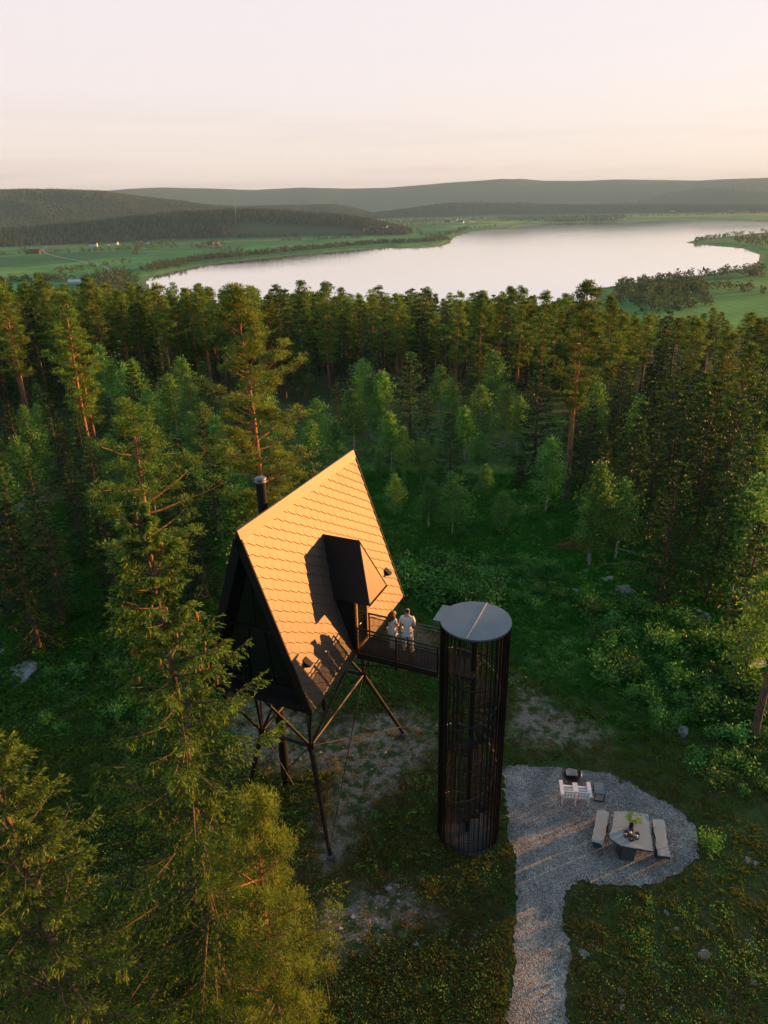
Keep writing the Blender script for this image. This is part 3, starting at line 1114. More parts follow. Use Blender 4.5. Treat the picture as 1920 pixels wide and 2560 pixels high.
for a, b in (((-1, 0), (1, 0)), ((1, 0), (1, 1)), ((1, 1), (1, 0)), ((1, 0), (-1, 0)), ((-1, 1), (-1, 0)), ((-1, 0), (-1, 1)), ((1, 1), (-1, 1))):
    g = G()
    p0, p1 = P3(*nodes[a], NZ), foot3(b)
    g.tube([p0, p1], .02, 6)
    g.tube([p0 + (p1 - p0) * .42, p0 + (p1 - p0) * .46], .035, 6)
    g.build('tie_rod', M['rust'], cabin, True)
g = G()
for u in (.9, 2.6, 4.3, 6.0, 7.4):
    g.bar(P3(-1.85, u, -.14), P3(1.85, u, -.14), .09, .14)
for v in (-1.4, 1.4):
    g.bar(P3(v, .2, -.28), P3(v, LEN - .2, -.28), .09, .13)
g.build('floor_joists', M['metal_dark'], cabin)
g = G()
wp = cw(-1.5, 3.38, 0)
g.tube([P3(-1.5, 3.38, ground(wp[0], wp[1]) - CO[2] - B0 - .1), P3(-1.5, 3.38, .0)], .19, 12)
g.build('service_shaft', M['cladding'], cabin, True)

# ------------------------------------------------------------------ walkway
DK = .35
UN, UF = 3.21, 4.27
walk = empty('walkway', cw(2.25, 3.74, DK), -A24, 'black steel footbridge with wire mesh railings between cabin door and stair tower', 'footbridge')


def Q3(v, u, z):                            # walkway coordinates: origin at the cabin end of the deck
    return np.array([v - 2.25, u - 3.74, z - DK])


V0, V1 = 2.27, 5.40
g = G()
for k in range(40):
    v = V0 + (V1 - V0) * (k + .5) / 40
    g.box(Q3(v, 3.74, DK - .02), ((V1 - V0) / 40 - .008, UF - UN - .1, .03))
g.build('deck', M['deck'], walk)
g = G()
for u in (UN, UF):
    g.bar(Q3(V0, u, DK - .10), Q3(V1, u, DK - .10), .06, .22)
for v in (V0 + .1, 3.3, 4.3, V1 - .1):
    g.bar(Q3(v, UN, DK - .13), Q3(v, UF, DK - .13), .07, .12)
g.build('deck_beam', M['metal_dark'], walk)
g = G()
g.tube([Q3(2.25, UN + .05, DK - .55), Q3(3.85, UN + .02, DK - .3)], .025, 6)
g.tube([Q3(2.25, UF - .05, DK - .55), Q3(3.85, UF - .02, DK - .3)], .025, 6)
g.build('brace', M['rust'], walk)
for u in (UN, UF):
    g = G()
    g.bar(Q3(V0, u, DK + 1.05), Q3(V1 + .05, u, DK + 1.05), .06, .045)
    g.bar(Q3(V0, u, DK + .90), Q3(V1, u, DK + .90), .03, .03)
    g.bar(Q3(V0, u, DK + .10), Q3(V1, u, DK + .10), .03, .03)
    rail = g.build('railing', M['metal_dark'], walk)
    for v in (V0 + .03, (V0 + V1) / 2, V1 - .03):
        g = G()
        g.bar(Q3(v, u, DK - (.35 if v == (V0 + V1) / 2 else .1)), Q3(v, u, DK + 1.05), .07 if v == (V0 + V1) / 2 else .05, .05, (1, 0, 0))
        g.build('post', M['metal_dark'], rail)
    g = G()
    n = int((V1 - V0) / .05)
    for k in range(n + 1):
        v = V0 + (V1 - V0) * k / n
        g.bar(Q3(v, u, DK + .1), Q3(v, u, DK + .9), .010, .010, (1, 0, 0))
    for k in range(1, 16):
        g.bar(Q3(V0, u, DK + .1 + .05 * k), Q3(V1, u, DK + .1 + .05 * k), .010, .010)
    g.build('wire_mesh', M['mesh'], rail)

# ------------------------------------------------------------------ stair tower
TC = CO + VW * 6.5 + UW * 3.85
TG = ground(TC[0], TC[1])
TB, TT = 0.0, 10.32 - TG
FLOOR = CO[2] + B0 + DK - TG
tower = empty('stair_tower', (TC[0], TC[1], TG), -A24, 'tall round tower of upright black bars with a spiral stair and flat grey lid', 'stair tower')
TR_ = 1.16
g = G()
g.lathe([(1.0, -.3), (1.12, -.25), (1.12, .12), (1.0, .14)], (0, 0, 0), 40)
g.build('base_plinth', M['concrete'], tower)
g = G()
for k in range(40):
    a = 2 * PI * k / 40
    c, s = math.cos(a), math.sin(a)
    rot = np.array([[c, -s, 0], [s, c, 0], [0, 0, 1]])
    g.box((TR_ * c, TR_ * s, TT / 2 + .05), (.075, .014, TT - .1), rot)
g.build('bar_cage', M['rust'], tower)
for z in (.22, 2.2, 4.2, 6.2, FLOOR - .12, TT - .1):
    g = G()
    a = np.linspace(0, 2 * PI, 49)
    g.tube(np.stack([1.10 * np.cos(a), 1.10 * np.sin(a), np.full(49, z)], 1), .03, 6, False)
    g.build('hoop', M['metal_dark'], tower)
g = G()
a = np.arange(92) * 2 * PI / 92
for k in range(92):
    c, s = math.cos(a[k]), math.sin(a[k])
    if a[k] > 2.7 and a[k] < 3.58:
        g.bar((1.07 * c, 1.07 * s, .2), (1.07 * c, 1.07 * s, FLOOR - .1), .012, .012, (1, 0, 0))
    else:
        g.bar((1.07 * c, 1.07 * s, .2), (1.07 * c, 1.07 * s, TT - .15), .012, .012, (1, 0, 0))
for z in np.arange(.3, TT - .2, .16):
    aa = np.linspace(0, 2 * PI, 37) if z < FLOOR else np.linspace(3.62, 2 * PI + 2.66, 32)
    g.tube(np.stack([1.07 * np.cos(aa), 1.07 * np.sin(aa), np.full(len(aa), z)], 1), .006, 3, False)
g.build('mesh_screen', M['mesh'], tower)
g = G()
g.tube([(0, 0, 0), (0, 0, TT)], .11, 12)
g.build('newel_column', M['metal_dark'], tower, True)
NST = 40
TURN = 2 * PI * 2.3
A_END = PI + .55
st = G()
hr = []
for k in range(NST):
    f = (k + 1) / NST
    a0 = A_END - TURN * (1 - f) - .36
    z = FLOOR * f - .1
    w = TURN / NST
    p = [(.1 * math.cos(a0), .1 * math.sin(a0)), (1.0 * math.cos(a0), 1.0 * math.sin(a0)), (1.0 * math.cos(a0 + w), 1.0 * math.sin(a0 + w)), (.1 * math.cos(a0 + w), .1 * math.sin(a0 + w))]
    st.prism([(x, y, z) for x, y in p], (0, 0, -.035), (0, 0, 0))
    hr.append((.97 * math.cos(a0 + w / 2), .97 * math.sin(a0 + w / 2), z + .95))
st.build('spiral_stair', M['deck'], tower)
g = G()
hr = np.array(hr)
g.tube(hr, .028, 6)
for k in range(0, NST, 2):
    g.tube([hr[k] - [0, 0, .95], hr[k]], .011, 5)
g.build('stair_rail', M['steel'], tower, True)
g = G()
g.prism([(-1.1, -.5, FLOOR - .04), (.1, -.55, FLOOR - .04), (.1, .55, FLOOR - .04), (-1.1, .5, FLOOR - .04)], (0, 0, -.05), (0, 0, .03))
g.build('landing', M['deck'], tower)
g = G()
a0 = math.asin(.52 / 1.2)
ang = np.linspace(-PI + a0, PI - a0, 70)
lid = [(1.2 * math.cos(a), 1.2 * math.sin(a), TT) for a in ang] + [(-1.36, .52, TT), (-1.36, -.52, TT)]
g.prism(lid, (0, 0, -.02), (0, 0, .05))
lid_o = g.build('lid', M['zinc'], tower)
g = G()
g.bar((.05, -1.19, TT + .062), (.05, 1.19, TT + .062), .035, .035)
g.build('lid_seam', M['seam'], lid_o)

# ------------------------------------------------------------------ furniture on the gravel


def gz(x, y):
    return ground(x, y) + .045


def slate(name, outline, z0, th, mat_top, label, cat, group=None, feet_=(), seed=0):
    """a thick split slab lying on rough blocks"""
    r0 = np.random.default_rng(seed)
    P = np.array(outline)
    c = P.mean(0)
    zg = gz(c[0], c[1])
    root = empty(name, (c[0], c[1], zg), 0, label, cat, group)
    fine_ = []
    for i in range(len(P)):
        a, b = P[i] - c, P[(i + 1) % len(P)] - c
        n = max(2, int(np.linalg.norm(b - a) / .12))
        for q in range(n):
            fine_.append(a + (b - a) * q / n + r0.normal(0, .011, 2))
    n = len(fine_)
    top = [(p[0], p[1], z0 + r0.normal(0, .003)) for p in fine_]
    low = [(p[0] * .985 + r0.normal(0, .008), p[1] * .985 + r0.normal(0, .008), z0 - th) for p in fine_]
    g = G().add(np.array(top), [list(range(n))])
    g.build('slab_top' if 'table' in name else 'seat', mat_top, root)
    s = G().add(np.array(top + low), [[i, n + i, n + (i + 1) % n, (i + 1) % n] for i in range(n)] + [list(range(2 * n - 1, n - 1, -1))])
    s.build('edge', M['slabside'], root)
    for (x, y, sx, sy) in feet_:
        b = G()
        q = np.array([(-.5, -.5), (.5, -.5), (.5, .5), (-.5, .5)]) * (sx, sy) + (x - c[0], y - c[1])
        q = q + r0.normal(0, .03, (4, 2))
        b.prism([(k[0], k[1], 0) for k in q], (0, 0, -.05), (0, 0, z0 - th - .002))
        b.build('block', M['slabside'], root)
    return root


def fpx(x, y, z):
    return on_z(1380 + x / 5.184, 1920 + y / 5.184, z)[:2]


TZ = .75
tabo = [fpx(x, y, GZ + TZ) for x, y in ((800, 572), (1010, 568), (1245, 610), (1270, 780), (1290, 930), (1308, 1085), (1060, 1050), (930, 1022), (860, 1000), (800, 955), (755, 920), (743, 870), (775, 800), (790, 690))][::-1]
slate('stone_table', tabo, TZ, .09, M['slab'], 'wide grey slate table with a wavy edge, standing on the gravel between two stone benches', 'table', None, [(8.85, 18.75, .5, .42), (9.45, 19.35, .5, .5)], 1)
bl = [fpx(x, y, GZ + .46) for x, y in ((575, 560), (665, 553), (745, 585), (720, 700), (695, 830), (655, 1015), (600, 985), (510, 955), (560, 700))][::-1]
slate('stone_bench', bl, .46, .08, M['slab'], 'crooked stone bench with jagged edges, on the tower side of the slate table', 'bench', 'stone benches at the slate table', [(8.35, 20.05, .35, .3), (7.92, 19.25, .35, .3)], 2)
br = [fpx(x, y, GZ + .46) for x, y in ((1302, 668), (1380, 668), (1450, 680), (1490, 920), (1530, 1165), (1450, 1155), (1372, 1142), (1330, 900))][::-1]
slate('stone_bench', br, .46, .16, M['slab'], 'straight narrow stone bench, on the far side of the slate table from the tower', 'bench', 'stone benches at the slate table', [(10.4, 19.65, .3, .3), (10.1, 18.65, .3, .3)], 3)

# vase with fern and lanterns on the table
tx = on_z(1380 + 1022 / 5.184, 1920 + 785 / 5.184, GZ + TZ)
zt_ = gz(9.2, 19.2) + TZ
vase = empty('fern_vase', (tx[0], tx[1], zt_ + .004), 0, 'dark tall vase holding bright green cut fern on the slate table', 'vase')
G().lathe([(.075, 0), (.085, .02), (.085, .22), (.07, .30), (.075, .32), (.06, .32)], (0, 0, 0), 14).build('vessel', M['black'], vase, True)
g = G()
n = 190
an = rng.uniform(0, 2 * PI, n)
rr_ = rng.uniform(.05, .26, n)
h = .34 + .22 * np.sin(rr_ / .26 * 2.2) + rng.normal(0, .03, n)
for k in range(n):
    b = np.array([rr_[k] * math.cos(an[k]) + .06, rr_[k] * math.sin(an[k]), h[k]])
    d = np.array([math.cos(an[k]), math.sin(an[k]), rng.uniform(-.8, .3)])
    d /= np.linalg.norm(d)
    s = np.cross(d, (0, 0, 1))
    L = rng.uniform(.07, .14)
    g.add([b, b + d * L * .5 + s * .022, b + d * L, b + d * L * .5 - s * .022], [[0, 1, 2, 3]])
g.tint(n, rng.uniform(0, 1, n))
g.build('fronds', M['fern'], vase)
LX = [((955, 890), .22, 'left lantern of the four on the slate table, small and black with a burning candle'),
      ((1015, 880), .27, 'tallest black lantern of the four, right below the fern vase on the slate table'),
      ((1022, 940), .17, 'smallest black lantern of the four, closest to the wavy edge of the slate table'),
      ((1093, 920), .25, 'right lantern of the four on the slate table, black with a tall lit candle')]
for (x, y), hh, lab in LX:
    p = on_z(1380 + x / 5.184, 1920 + y / 5.184, GZ + TZ)
    lt = empty('lantern', (p[0], p[1], zt_ + .004), .25, lab, 'lantern', 'black lanterns on the slate table')
    g = G()
    w = .058
    for sx in (-1, 1):
        for sy in (-1, 1):
            g.box((sx * w, sy * w, hh / 2), (.014, .014, hh))
    for z in (.006, hh):
        g.box((0, 0, z), (.14, .14, .014))
    g.build('frame', M['black'], lt)
    G().lathe([(.032, .014), (.032, hh * .55), (.028, hh * .56)], (0, 0, 0), 10).build('candle', M['candle'], lt, True)
    G().lathe([(.004, hh * .56), (.014, hh * .61), (.003, hh * .72)], (0, 0, 0), 8).build('flame', M['flame'], lt, True)

# white double garden chair, seen from behind; side table; fire bowl
chx, chy = 7.62, 21.46
ch = empty('garden_loveseat', (chx, chy, gz(chx, chy)), R(-8), 'white slatted double garden seat turned to the fire bowl on the gravel', 'garden seat')
for x in (-.52, 0, .52):
    g = G()
    g.bar((x, -.30, 0), (x, -.24, .62), .05, .07, (1, 0, 0))
    g.bar((x, .34, 0), (x, .34, .58), .05, .08, (1, 0, 0))
    g.bar((x, -.32, .20), (x, .36, .38), .045, .10)
    g.build('leg', M['white'], ch)
g = G()
for x in (-.26, .26):
    for k in range(5):
        g.box((x, .32 - k * .115, .40 - k * .032), (.44, .095, .022))
g.build('seat', M['white'], ch)
g = G()
for x0 in (-.26, .26):
    for k in range(4):
        x = x0 - .17 + k * .113
        g.bar((x, -.22, .26), (x * 1.02, -.46, .84 + (.04 if k in (1, 2) else 0)), .07, .02, (0, 1, .4))
g.bar((-.50, -.36, .62), (.50, -.36, .62), .035, .08)
g.bar((-.52, -.46, .86), (.52, -.46, .86), .05, .09)
g.build('backrest', M['white'], ch)
for x in (-.56, .56):
    g = G()
    g.prism([(x - .065, -.42, .62), (x + .065, -.42, .62), (x + .075, .40, .60), (x - .075, .40, .60)], (0, 0, 0), (0, 0, .028))
    g.build('armrest', M['white'], ch)
g = G()
g.box((0, .06, .615), (.20, .50, .025))
g.build('middle_tray', M['white'], ch)

stx = on_z(1380 + 605 / 5.184, 1920 + 400 / 5.184, GZ)
sidet = empty('side_table', (stx[0], stx[1] + .1, gz(stx[0], stx[1])), R(-10), 'small grey topped side table with black square frame beside the white seat', 'side table')
G().box((0, 0, .435), (.40, .62, .03)).build('table_top', M['zinc'], sidet)
for y in (-.28, .28):
    g = G()
    for x in (-.18, .18):
        g.bar((x, y, 0), (x, y, .42), .03, .03, (1, 0, 0))
    g.bar((-.195, y, .015), (.195, y, .015), .03, .03)
    g.bar((-.195, y, .41), (.195, y, .41), .03, .025)
    g.build('frame', M['black'], sidet)
fpx_ = on_z(1380 + 245 / 5.184, 1920 + 160 / 5.184, GZ)
fb = empty('fire_bowl', (fpx_[0], fpx_[1], gz(fpx_[0], fpx_[1])), 0, 'low black fire bowl with a grey stone lid behind the white double seat', 'fire bowl')
G().lathe([(.22, .10), (.36, .22), (.40, .34), (.42, .36), (.38, .36), (.30, .25)], (0, 0, 0), 20).build('bowl', M['black'], fb, True)
for k in range(3):
    a = k * 2 * PI / 3 + .5
    G().bar((.30 * math.cos(a), .30 * math.sin(a), 0), (.26 * math.cos(a), .26 * math.sin(a), .2), .04, .04, (1, 0, 0)).build('leg', M['black'], fb)
G().prism([(-.26, -.16, .37), (.2, -.2, .37), (.26, .12, .37), (-.05, .24, .37), (-.24, .16, .37)], (0, 0, 0), (0, 0, .05)).build('stone_lid', M['mossy'], fb)

# ------------------------------------------------------------------ trees
def unit(a):
    return a / (np.linalg.norm(a, axis=-1, keepdims=True) + 1e-9)


def sprays(g, B, D, L, W, r, tint):
    """one slim leaf-shaped face per spray"""
    n = len(B)
    D = unit(D)
    S = unit(np.cross(D, r.normal(0, 1, (n, 3))))
    L = np.broadcast_to(L, n)[:, None]
    W = np.broadcast_to(W, n)[:, None]
    mid = B + D * L * .45
    Vv = np.stack([B, mid + S * W * .5, B + D * L, mid - S * W * .5], 1).reshape(-1, 3)
    g.add(Vv, np.arange(4 * n).reshape(-1, 4))
    g.tint(n, np.clip(tint, 0, 1))


def stem(h, r0, seed, k=8, n=14, bend=.012, taper=1.0):
    r = np.random.default_rng(seed)
    z = np.linspace(0, h, n)
    p = r.uniform(0, 6.28, 2)
    x = bend * h * np.sin(z / h * 4 + p[0]) * (z / h)
    y = bend * h * np.sin(z / h * 5 + p[1]) * (z / h)
    P = np.stack([x, y, z], 1)
    rad = r0 * ((1 - z / h) ** taper) + .012
    rad[0] *= 1.35
    return P, rad


def along(P, z):
    return np.stack([np.interp(z, P[:, 2], P[:, 0]), np.interp(z, P[:, 2], P[:, 1]), z], -1)


def spruce(seed, h=10.0, Rm=2.2, nb=110, ntw=9, ns=3, L=.42, W=.09, c0=.06, wood=True, hang=.25, ragged=.3, cones=0):
    r = np.random.default_rng(seed)
    P, rad = stem(h, .012 * h + .02, seed)
    T, C = G(), G()
    T.tube(P, rad, 8)
    for i in range(nb):
        f = min(.999, max(0, (math.floor(i / 6) + .5 + r.normal(0, .14)) * 6 / nb))
        t = c0 + (1 - c0) * f ** .92
        z = h * t
        ln = Rm * ((1 - t) ** .86) * 1.12 * r.uniform(1 - ragged, 1 + ragged * .6) * (1 if t > c0 + .12 else .5 + .5 * (t - c0) / .12) + .12
        a = i * 2.39996 + r.normal(0, .35)
        o = np.array([math.cos(a), math.sin(a), 0])
        sl = -.42 + .95 * t + r.normal(0, .06)
        s = np.linspace(0, 1, 9)
        up = ln * (sl * s + .16 * s ** 2)
        base = along(P, np.array([z]))[0]
        Q = base + o * (ln * s * .96)[:, None] + np.array([0, 0, 1]) * up[:, None]
        if wood:
            T.tube(Q[::2], np.linspace(.012 + .012 * ln, .006, 5), 4, False)
        m_ = max(3, int(ntw * (.45 + .55 * ln / Rm)))
        sb = np.sort(r.uniform(.08, 1, m_)) ** .85
        side = np.where(np.arange(m_) % 2, 1.0, -1.0)
        bp = np.stack([np.interp(sb, s, Q[:, k]) for k in range(3)], 1)
        lat = np.array([-o[1], o[0], 0])
        td = unit(o * .75 + lat * (side * r.uniform(.35, .95, m_))[:, None] + np.array([0, 0, 1]) * (sl * .6 - hang * r.uniform(.2, 1.4, m_))[:, None])
        tl = (.30 * ln * (1.12 - sb) + .16) * r.uniform(.7, 1.25, m_)
        q = np.tile((np.arange(ns) + .3) / ns, (m_, 1)) * r.uniform(.8, 1.1, (m_, ns))
        B = bp[:, None] + td[:, None] * (tl[:, None] * q)[..., None]
        D = td[:, None] + r.normal(0, .42, (m_, ns, 3)) + np.array([0, 0, -hang * .5])
        n = m_ * ns
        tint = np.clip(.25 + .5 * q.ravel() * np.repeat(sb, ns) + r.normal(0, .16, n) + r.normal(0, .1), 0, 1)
        sprays(C, B.reshape(-1, 3), D.reshape(-1, 3), L * r.uniform(.6, 1.2, n), W, r, tint)
    n = 14
    sprays(C, along(P, h * r.uniform(.955, 1, n)), np.stack([r.normal(0, .5, n), r.normal(0, .5, n), np.ones(n)], 1), L * .7, W, r, np.full(n, .7))
    out = [T, C]
    if cones:
        K = []
        for k in range(cones):
            z = h * r.uniform(.72, .97)
            a = r.uniform(0, 6.28)
            ln = Rm * (1 - z / h) ** .72 * r.uniform(.5, .9) + .1
            b = along(P, np.array([z]))[0] + np.array([math.cos(a) * ln, math.sin(a) * ln, -.1])
            K.append(G().tube([b, b + [0, 0, -.05], b + [.01, 0, -.12], b + [.01, 0, -.17]], [.012, .03, .028, .008], 6))
        out.append(K)
    return out


def pine(seed, h=17.0, Rm=2.3, c0=.45, nb=46, ncl=5, nsp=26, L=.34, W=.07, clr=.48, dead=8, flat=.62, top_flat=.5, wide=1.0):
    r = np.random.default_rng(seed)
    P, rad = stem(h, .0125 * h + .02, seed, bend=.012, taper=.8)
    T, C = G(), G()
    T.tube(P, rad, 9)
    for i in range(nb):
        t = c0 + (1 - c0) * ((i + r.uniform(0, 1)) / nb)
        f = (t - c0) / (1 - c0)
        env = (math.sin(min(1, f * 1.6 + .18) * PI / 2)) * (1 - f ** 1.7) ** .85
        ln = wide * Rm * env * r.choice([.45, .7, .95, 1.1, 1.3]) * r.uniform(.85, 1.15) + .25
        a = i * 2.39996 + r.normal(0, .5)
        o = np.array([math.cos(a), math.sin(a), 0])
        sl = -.12 + .75 * f ** 1.2 + r.normal(0, .13)
        s = np.linspace(0, 1, 6)
        base = along(P, np.array([h * t]))[0]
        Q = base + o * (ln * s)[:, None] + np.array([0, 0, 1]) * (ln * (sl * s + .22 * s ** 2))[:, None] + np.cumsum(r.normal(0, .03 * ln, (6, 3)), 0) * s[:, None]
        T.tube(Q, np.linspace(.018 + .014 * ln, .008, 6), 5, False)
        nc = max(2, int(ncl * (.5 + .6 * ln / Rm)))
        for k in range(nc):
            sb = r.uniform(.42, 1.02)
            bp = np.array([np.interp(min(sb, 1), s, Q[:, q]) for q in range(3)])
            lat = np.array([-o[1], o[0], 0])
            c = bp + lat * r.normal(0, .26 * ln + .08) * (1.1 - .5 * sb) + np.array([0, 0, r.uniform(-.05, .30)])
            T.tube([bp, (bp + c) / 2 + [0, 0, -.03], c], [.012, .009, .006], 3, False)
            cr = clr * r.uniform(.65, 1.25)
            d = unit(r.normal(0, 1, (nsp, 3)) * [1, 1, flat] + [0, 0, .38])
            off = d * (cr * r.uniform(.15, .95, nsp))[:, None] * [1, 1, flat]
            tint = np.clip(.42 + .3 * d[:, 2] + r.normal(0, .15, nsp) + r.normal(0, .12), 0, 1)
            sprays(C, c + off, d + r.normal(0, .35, (nsp, 3)), L * r.uniform(.6, 1.2, nsp), W, r, tint)
    for i in range(dead):
        t = r.uniform(max(.1, c0 - .28), c0 + .1)
        a = r.uniform(0, 6.28)
        ln = r.uniform(.3, 1.3)
        b = along(P, np.array([h * t]))[0]
        e_ = b + np.array([math.cos(a) * ln, math.sin(a) * ln, r.uniform(-.25, .2) * ln])
        T.tube([b, (b + e_) / 2 + [0, 0, .08], e_], [.03, .018, .008], 4, False)
    return [T, C]


def birch(seed, h=8.0, Rm=1.3, c0=.28, nb=46, nl=46, leaf=.17, shape=1.0):
    r = np.random.default_rng(seed)
    P, rad = stem(h, .0085 * h + .012, seed, bend=.02)
    T, C = G(), G()
    T.tube(P, rad, 7)
    for i in range(nb):
        f = (i + r.uniform(0, 1)) / nb
        t = c0 + (1 - c0) * f
        env = (math.sin(PI * min(1, (f * .86 + .14)) ** .75)) ** .8 * shape
        ln = Rm * env * r.uniform(.55, 1.2) + .2
        a = i * 2.39996 + r.normal(0, .5)
        o = np.array([math.cos(a), math.sin(a), 0])
        s = np.linspace(0, 1, 6)
        base = along(P, np.array([h * t * .96]))[0]
        Q = base + o * (ln * s)[:, None] + np.array([0, 0, 1]) * (ln * (1.05 * s - .75 * s ** 2.2))[:, None]
        T.tube(Q[::2], [.006 + .007 * ln, .006, .003], 4, False)
        n = max(6, int(nl * (.35 + .65 * ln / Rm)))
        sb = r.uniform(.22, 1.05, n)
        bp = np.stack([np.interp(np.minimum(sb, 1), s, Q[:, k]) for k in range(3)], 1)
        off = r.normal(0, 1, (n, 3)) * (.10 + .16 * ln * sb)[:, None]
        off[:, 2] -= np.abs(r.normal(0, .16, n))
        D = r.normal(0, 1, (n, 3)) + [0, 0, -.5] + o * .5
        tint = np.clip(.45 + r.normal(0, .2, n) + r.normal(0, .16), 0, 1)
        sprays(C, bp + off, D, leaf * r.uniform(.7, 1.35, n), leaf * .72, r, tint)
    return [T, C]


def shrub_mesh(seed, h=1.2, Rm=.8, stems=16, nl=44, leaf=.11, spiky=0.0):
    r = np.random.default_rng(seed)
    T, C = G(), G()
    for i in range(stems):
        a = r.uniform(0, 6.28)
        lean = r.uniform(.1, 1.0) ** .8
        ht = h * r.uniform(.55, 1.05) * (1 - .35 * lean)
        e_ = np.array([math.cos(a) * Rm * lean, math.sin(a) * Rm * lean, ht])
        s = np.linspace(0, 1, 5)
        Q = np.stack([e_[0] * s ** 1.3, e_[1] * s ** 1.3, e_[2] * s], 1)
        T.tube(Q, np.linspace(.014, .004, 5), 4, False)
        sb = r.uniform(.25, 1.03, nl)
        bp = np.stack([np.interp(np.minimum(sb, 1), s, Q[:, k]) for k in range(3)], 1)
        off = r.normal(0, .12 + .04 * h, (nl, 3))
        D = r.normal(0, 1, (nl, 3)) + [0, 0, .35]
        sprays(C, bp + off, D, leaf * r.uniform(.7, 1.4, nl), leaf * .62, r, np.clip(.45 + r.normal(0, .2, nl) + r.normal(0, .14), 0, 1))
    return [T, C]


LIB = {}


def lib(key, gs, trunk_mat, crown_mat, href, tname='trunk', cname='crown', extra=None):
    parts = [(tname, gs[0].mesh(key + '_' + tname, trunk_mat, True)), (cname, gs[1].mesh(key + '_' + cname, crown_mat))]
    if len(gs) > 2:
        parts += [('cone', q.mesh(key + '_cone', extra, True)) for q in gs[2]]
    LIB[key] = (parts, href)


for k in range(5):
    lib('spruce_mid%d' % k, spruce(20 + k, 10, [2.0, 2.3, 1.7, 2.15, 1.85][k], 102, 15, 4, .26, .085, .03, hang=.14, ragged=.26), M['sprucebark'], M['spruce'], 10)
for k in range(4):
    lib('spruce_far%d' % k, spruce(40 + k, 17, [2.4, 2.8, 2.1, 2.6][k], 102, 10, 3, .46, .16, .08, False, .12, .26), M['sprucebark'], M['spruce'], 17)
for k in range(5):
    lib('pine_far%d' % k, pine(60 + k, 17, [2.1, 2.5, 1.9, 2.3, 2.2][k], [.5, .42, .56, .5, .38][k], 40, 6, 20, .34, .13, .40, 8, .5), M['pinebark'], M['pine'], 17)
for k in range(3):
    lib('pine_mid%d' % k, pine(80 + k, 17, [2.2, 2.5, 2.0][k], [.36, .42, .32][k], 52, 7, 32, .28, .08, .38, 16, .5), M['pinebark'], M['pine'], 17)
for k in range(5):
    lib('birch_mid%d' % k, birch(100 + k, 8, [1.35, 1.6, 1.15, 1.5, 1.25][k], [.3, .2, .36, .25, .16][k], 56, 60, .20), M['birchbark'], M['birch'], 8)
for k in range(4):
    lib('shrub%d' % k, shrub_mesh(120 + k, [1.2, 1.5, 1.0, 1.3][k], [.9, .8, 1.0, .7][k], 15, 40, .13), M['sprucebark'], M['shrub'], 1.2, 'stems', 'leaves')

TREES = []          # x, y, z, top, kind, library key, scale, rotation, label, group, region
NAMES = {'s': ('spruce_tree', 'spruce tree'), 'p': ('pine_tree', 'pine tree'), 'b': ('birch_tree', 'birch tree')}
OCC = []


def add_tree(kind, x, y, h, key, label=None, group=None, region='', wide=1.0, sink=.08):
    z = ground(x, y) - sink
    TREES.append(dict(kind=kind, x=x, y=y, z=z, h=h, key=key, label=label, group=group, region=region, wide=wide, rot=rng.uniform(0, 6.28)))
    OCC.append((x, y))


def stand(kind, xt, yt, Y, key, label=None, region='', wide=1.0, group=None):
    p = on_y(xt, yt, Y)
    add_tree(kind, p[0], p[1], p[2] - ground(p[0], p[1]), key, label, group, region, wide)


# single trees one can point to in the photo (pixel of the top, distance)
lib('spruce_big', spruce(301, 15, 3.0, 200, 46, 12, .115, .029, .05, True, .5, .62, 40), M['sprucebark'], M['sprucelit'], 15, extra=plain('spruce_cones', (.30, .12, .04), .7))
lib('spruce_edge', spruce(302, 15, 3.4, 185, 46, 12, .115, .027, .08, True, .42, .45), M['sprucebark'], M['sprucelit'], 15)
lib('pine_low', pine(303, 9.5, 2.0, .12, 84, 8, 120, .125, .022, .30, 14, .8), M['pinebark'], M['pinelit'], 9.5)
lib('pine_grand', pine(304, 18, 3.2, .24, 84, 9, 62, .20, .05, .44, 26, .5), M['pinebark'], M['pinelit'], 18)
lib('pine_snag', pine(305, 13, 2.8, .30, 44, 8, 72, .19, .046, .40, 46, .5), M['pinebark'], M['pine'], 13)
lib('pine_tall', pine(306, 18, 2.6, .46, 58, 8, 48, .24, .06, .42, 30, .5), M['pinebark'], M['pine'], 18)
lib('spruce_mid9', spruce(307, 10, 2.4, 114, 22, 5, .24, .06, .03, True, .16, .26), M['sprucebark'], M['spruce'], 10)

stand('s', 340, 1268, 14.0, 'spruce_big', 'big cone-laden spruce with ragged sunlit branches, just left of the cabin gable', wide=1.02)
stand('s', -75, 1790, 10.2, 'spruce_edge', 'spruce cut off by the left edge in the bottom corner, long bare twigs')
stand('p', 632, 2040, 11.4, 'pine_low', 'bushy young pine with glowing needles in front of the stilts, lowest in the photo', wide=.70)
stand('p', 600, 730, 40, 'pine_grand', 'grand tall pine with orange trunk rising right behind the cabin flue')
stand('p', 318, 1022, 33, 'pine_snag', 'gnarled pine with bare crooked limbs above the big cone-laden spruce', wide=1.15)
stand('p', 1464, 716, 53.5, 'pine_tall', 'tallest pine on the right, long bare orange trunk and flat tip against the lake')
stand('p', 150, 742, 64, 'pine_mid0', 'leaning pine with a long orange trunk, left of the grand pine behind the flue')
stand('p', 178, 800, 66, 'pine_mid2', 'shorter pine pressed close beside the leaning orange pine on the left')
stand('p', 2, 735, 86, 'pine_mid1', 'pine at the left edge of the photo with a bright bare trunk')
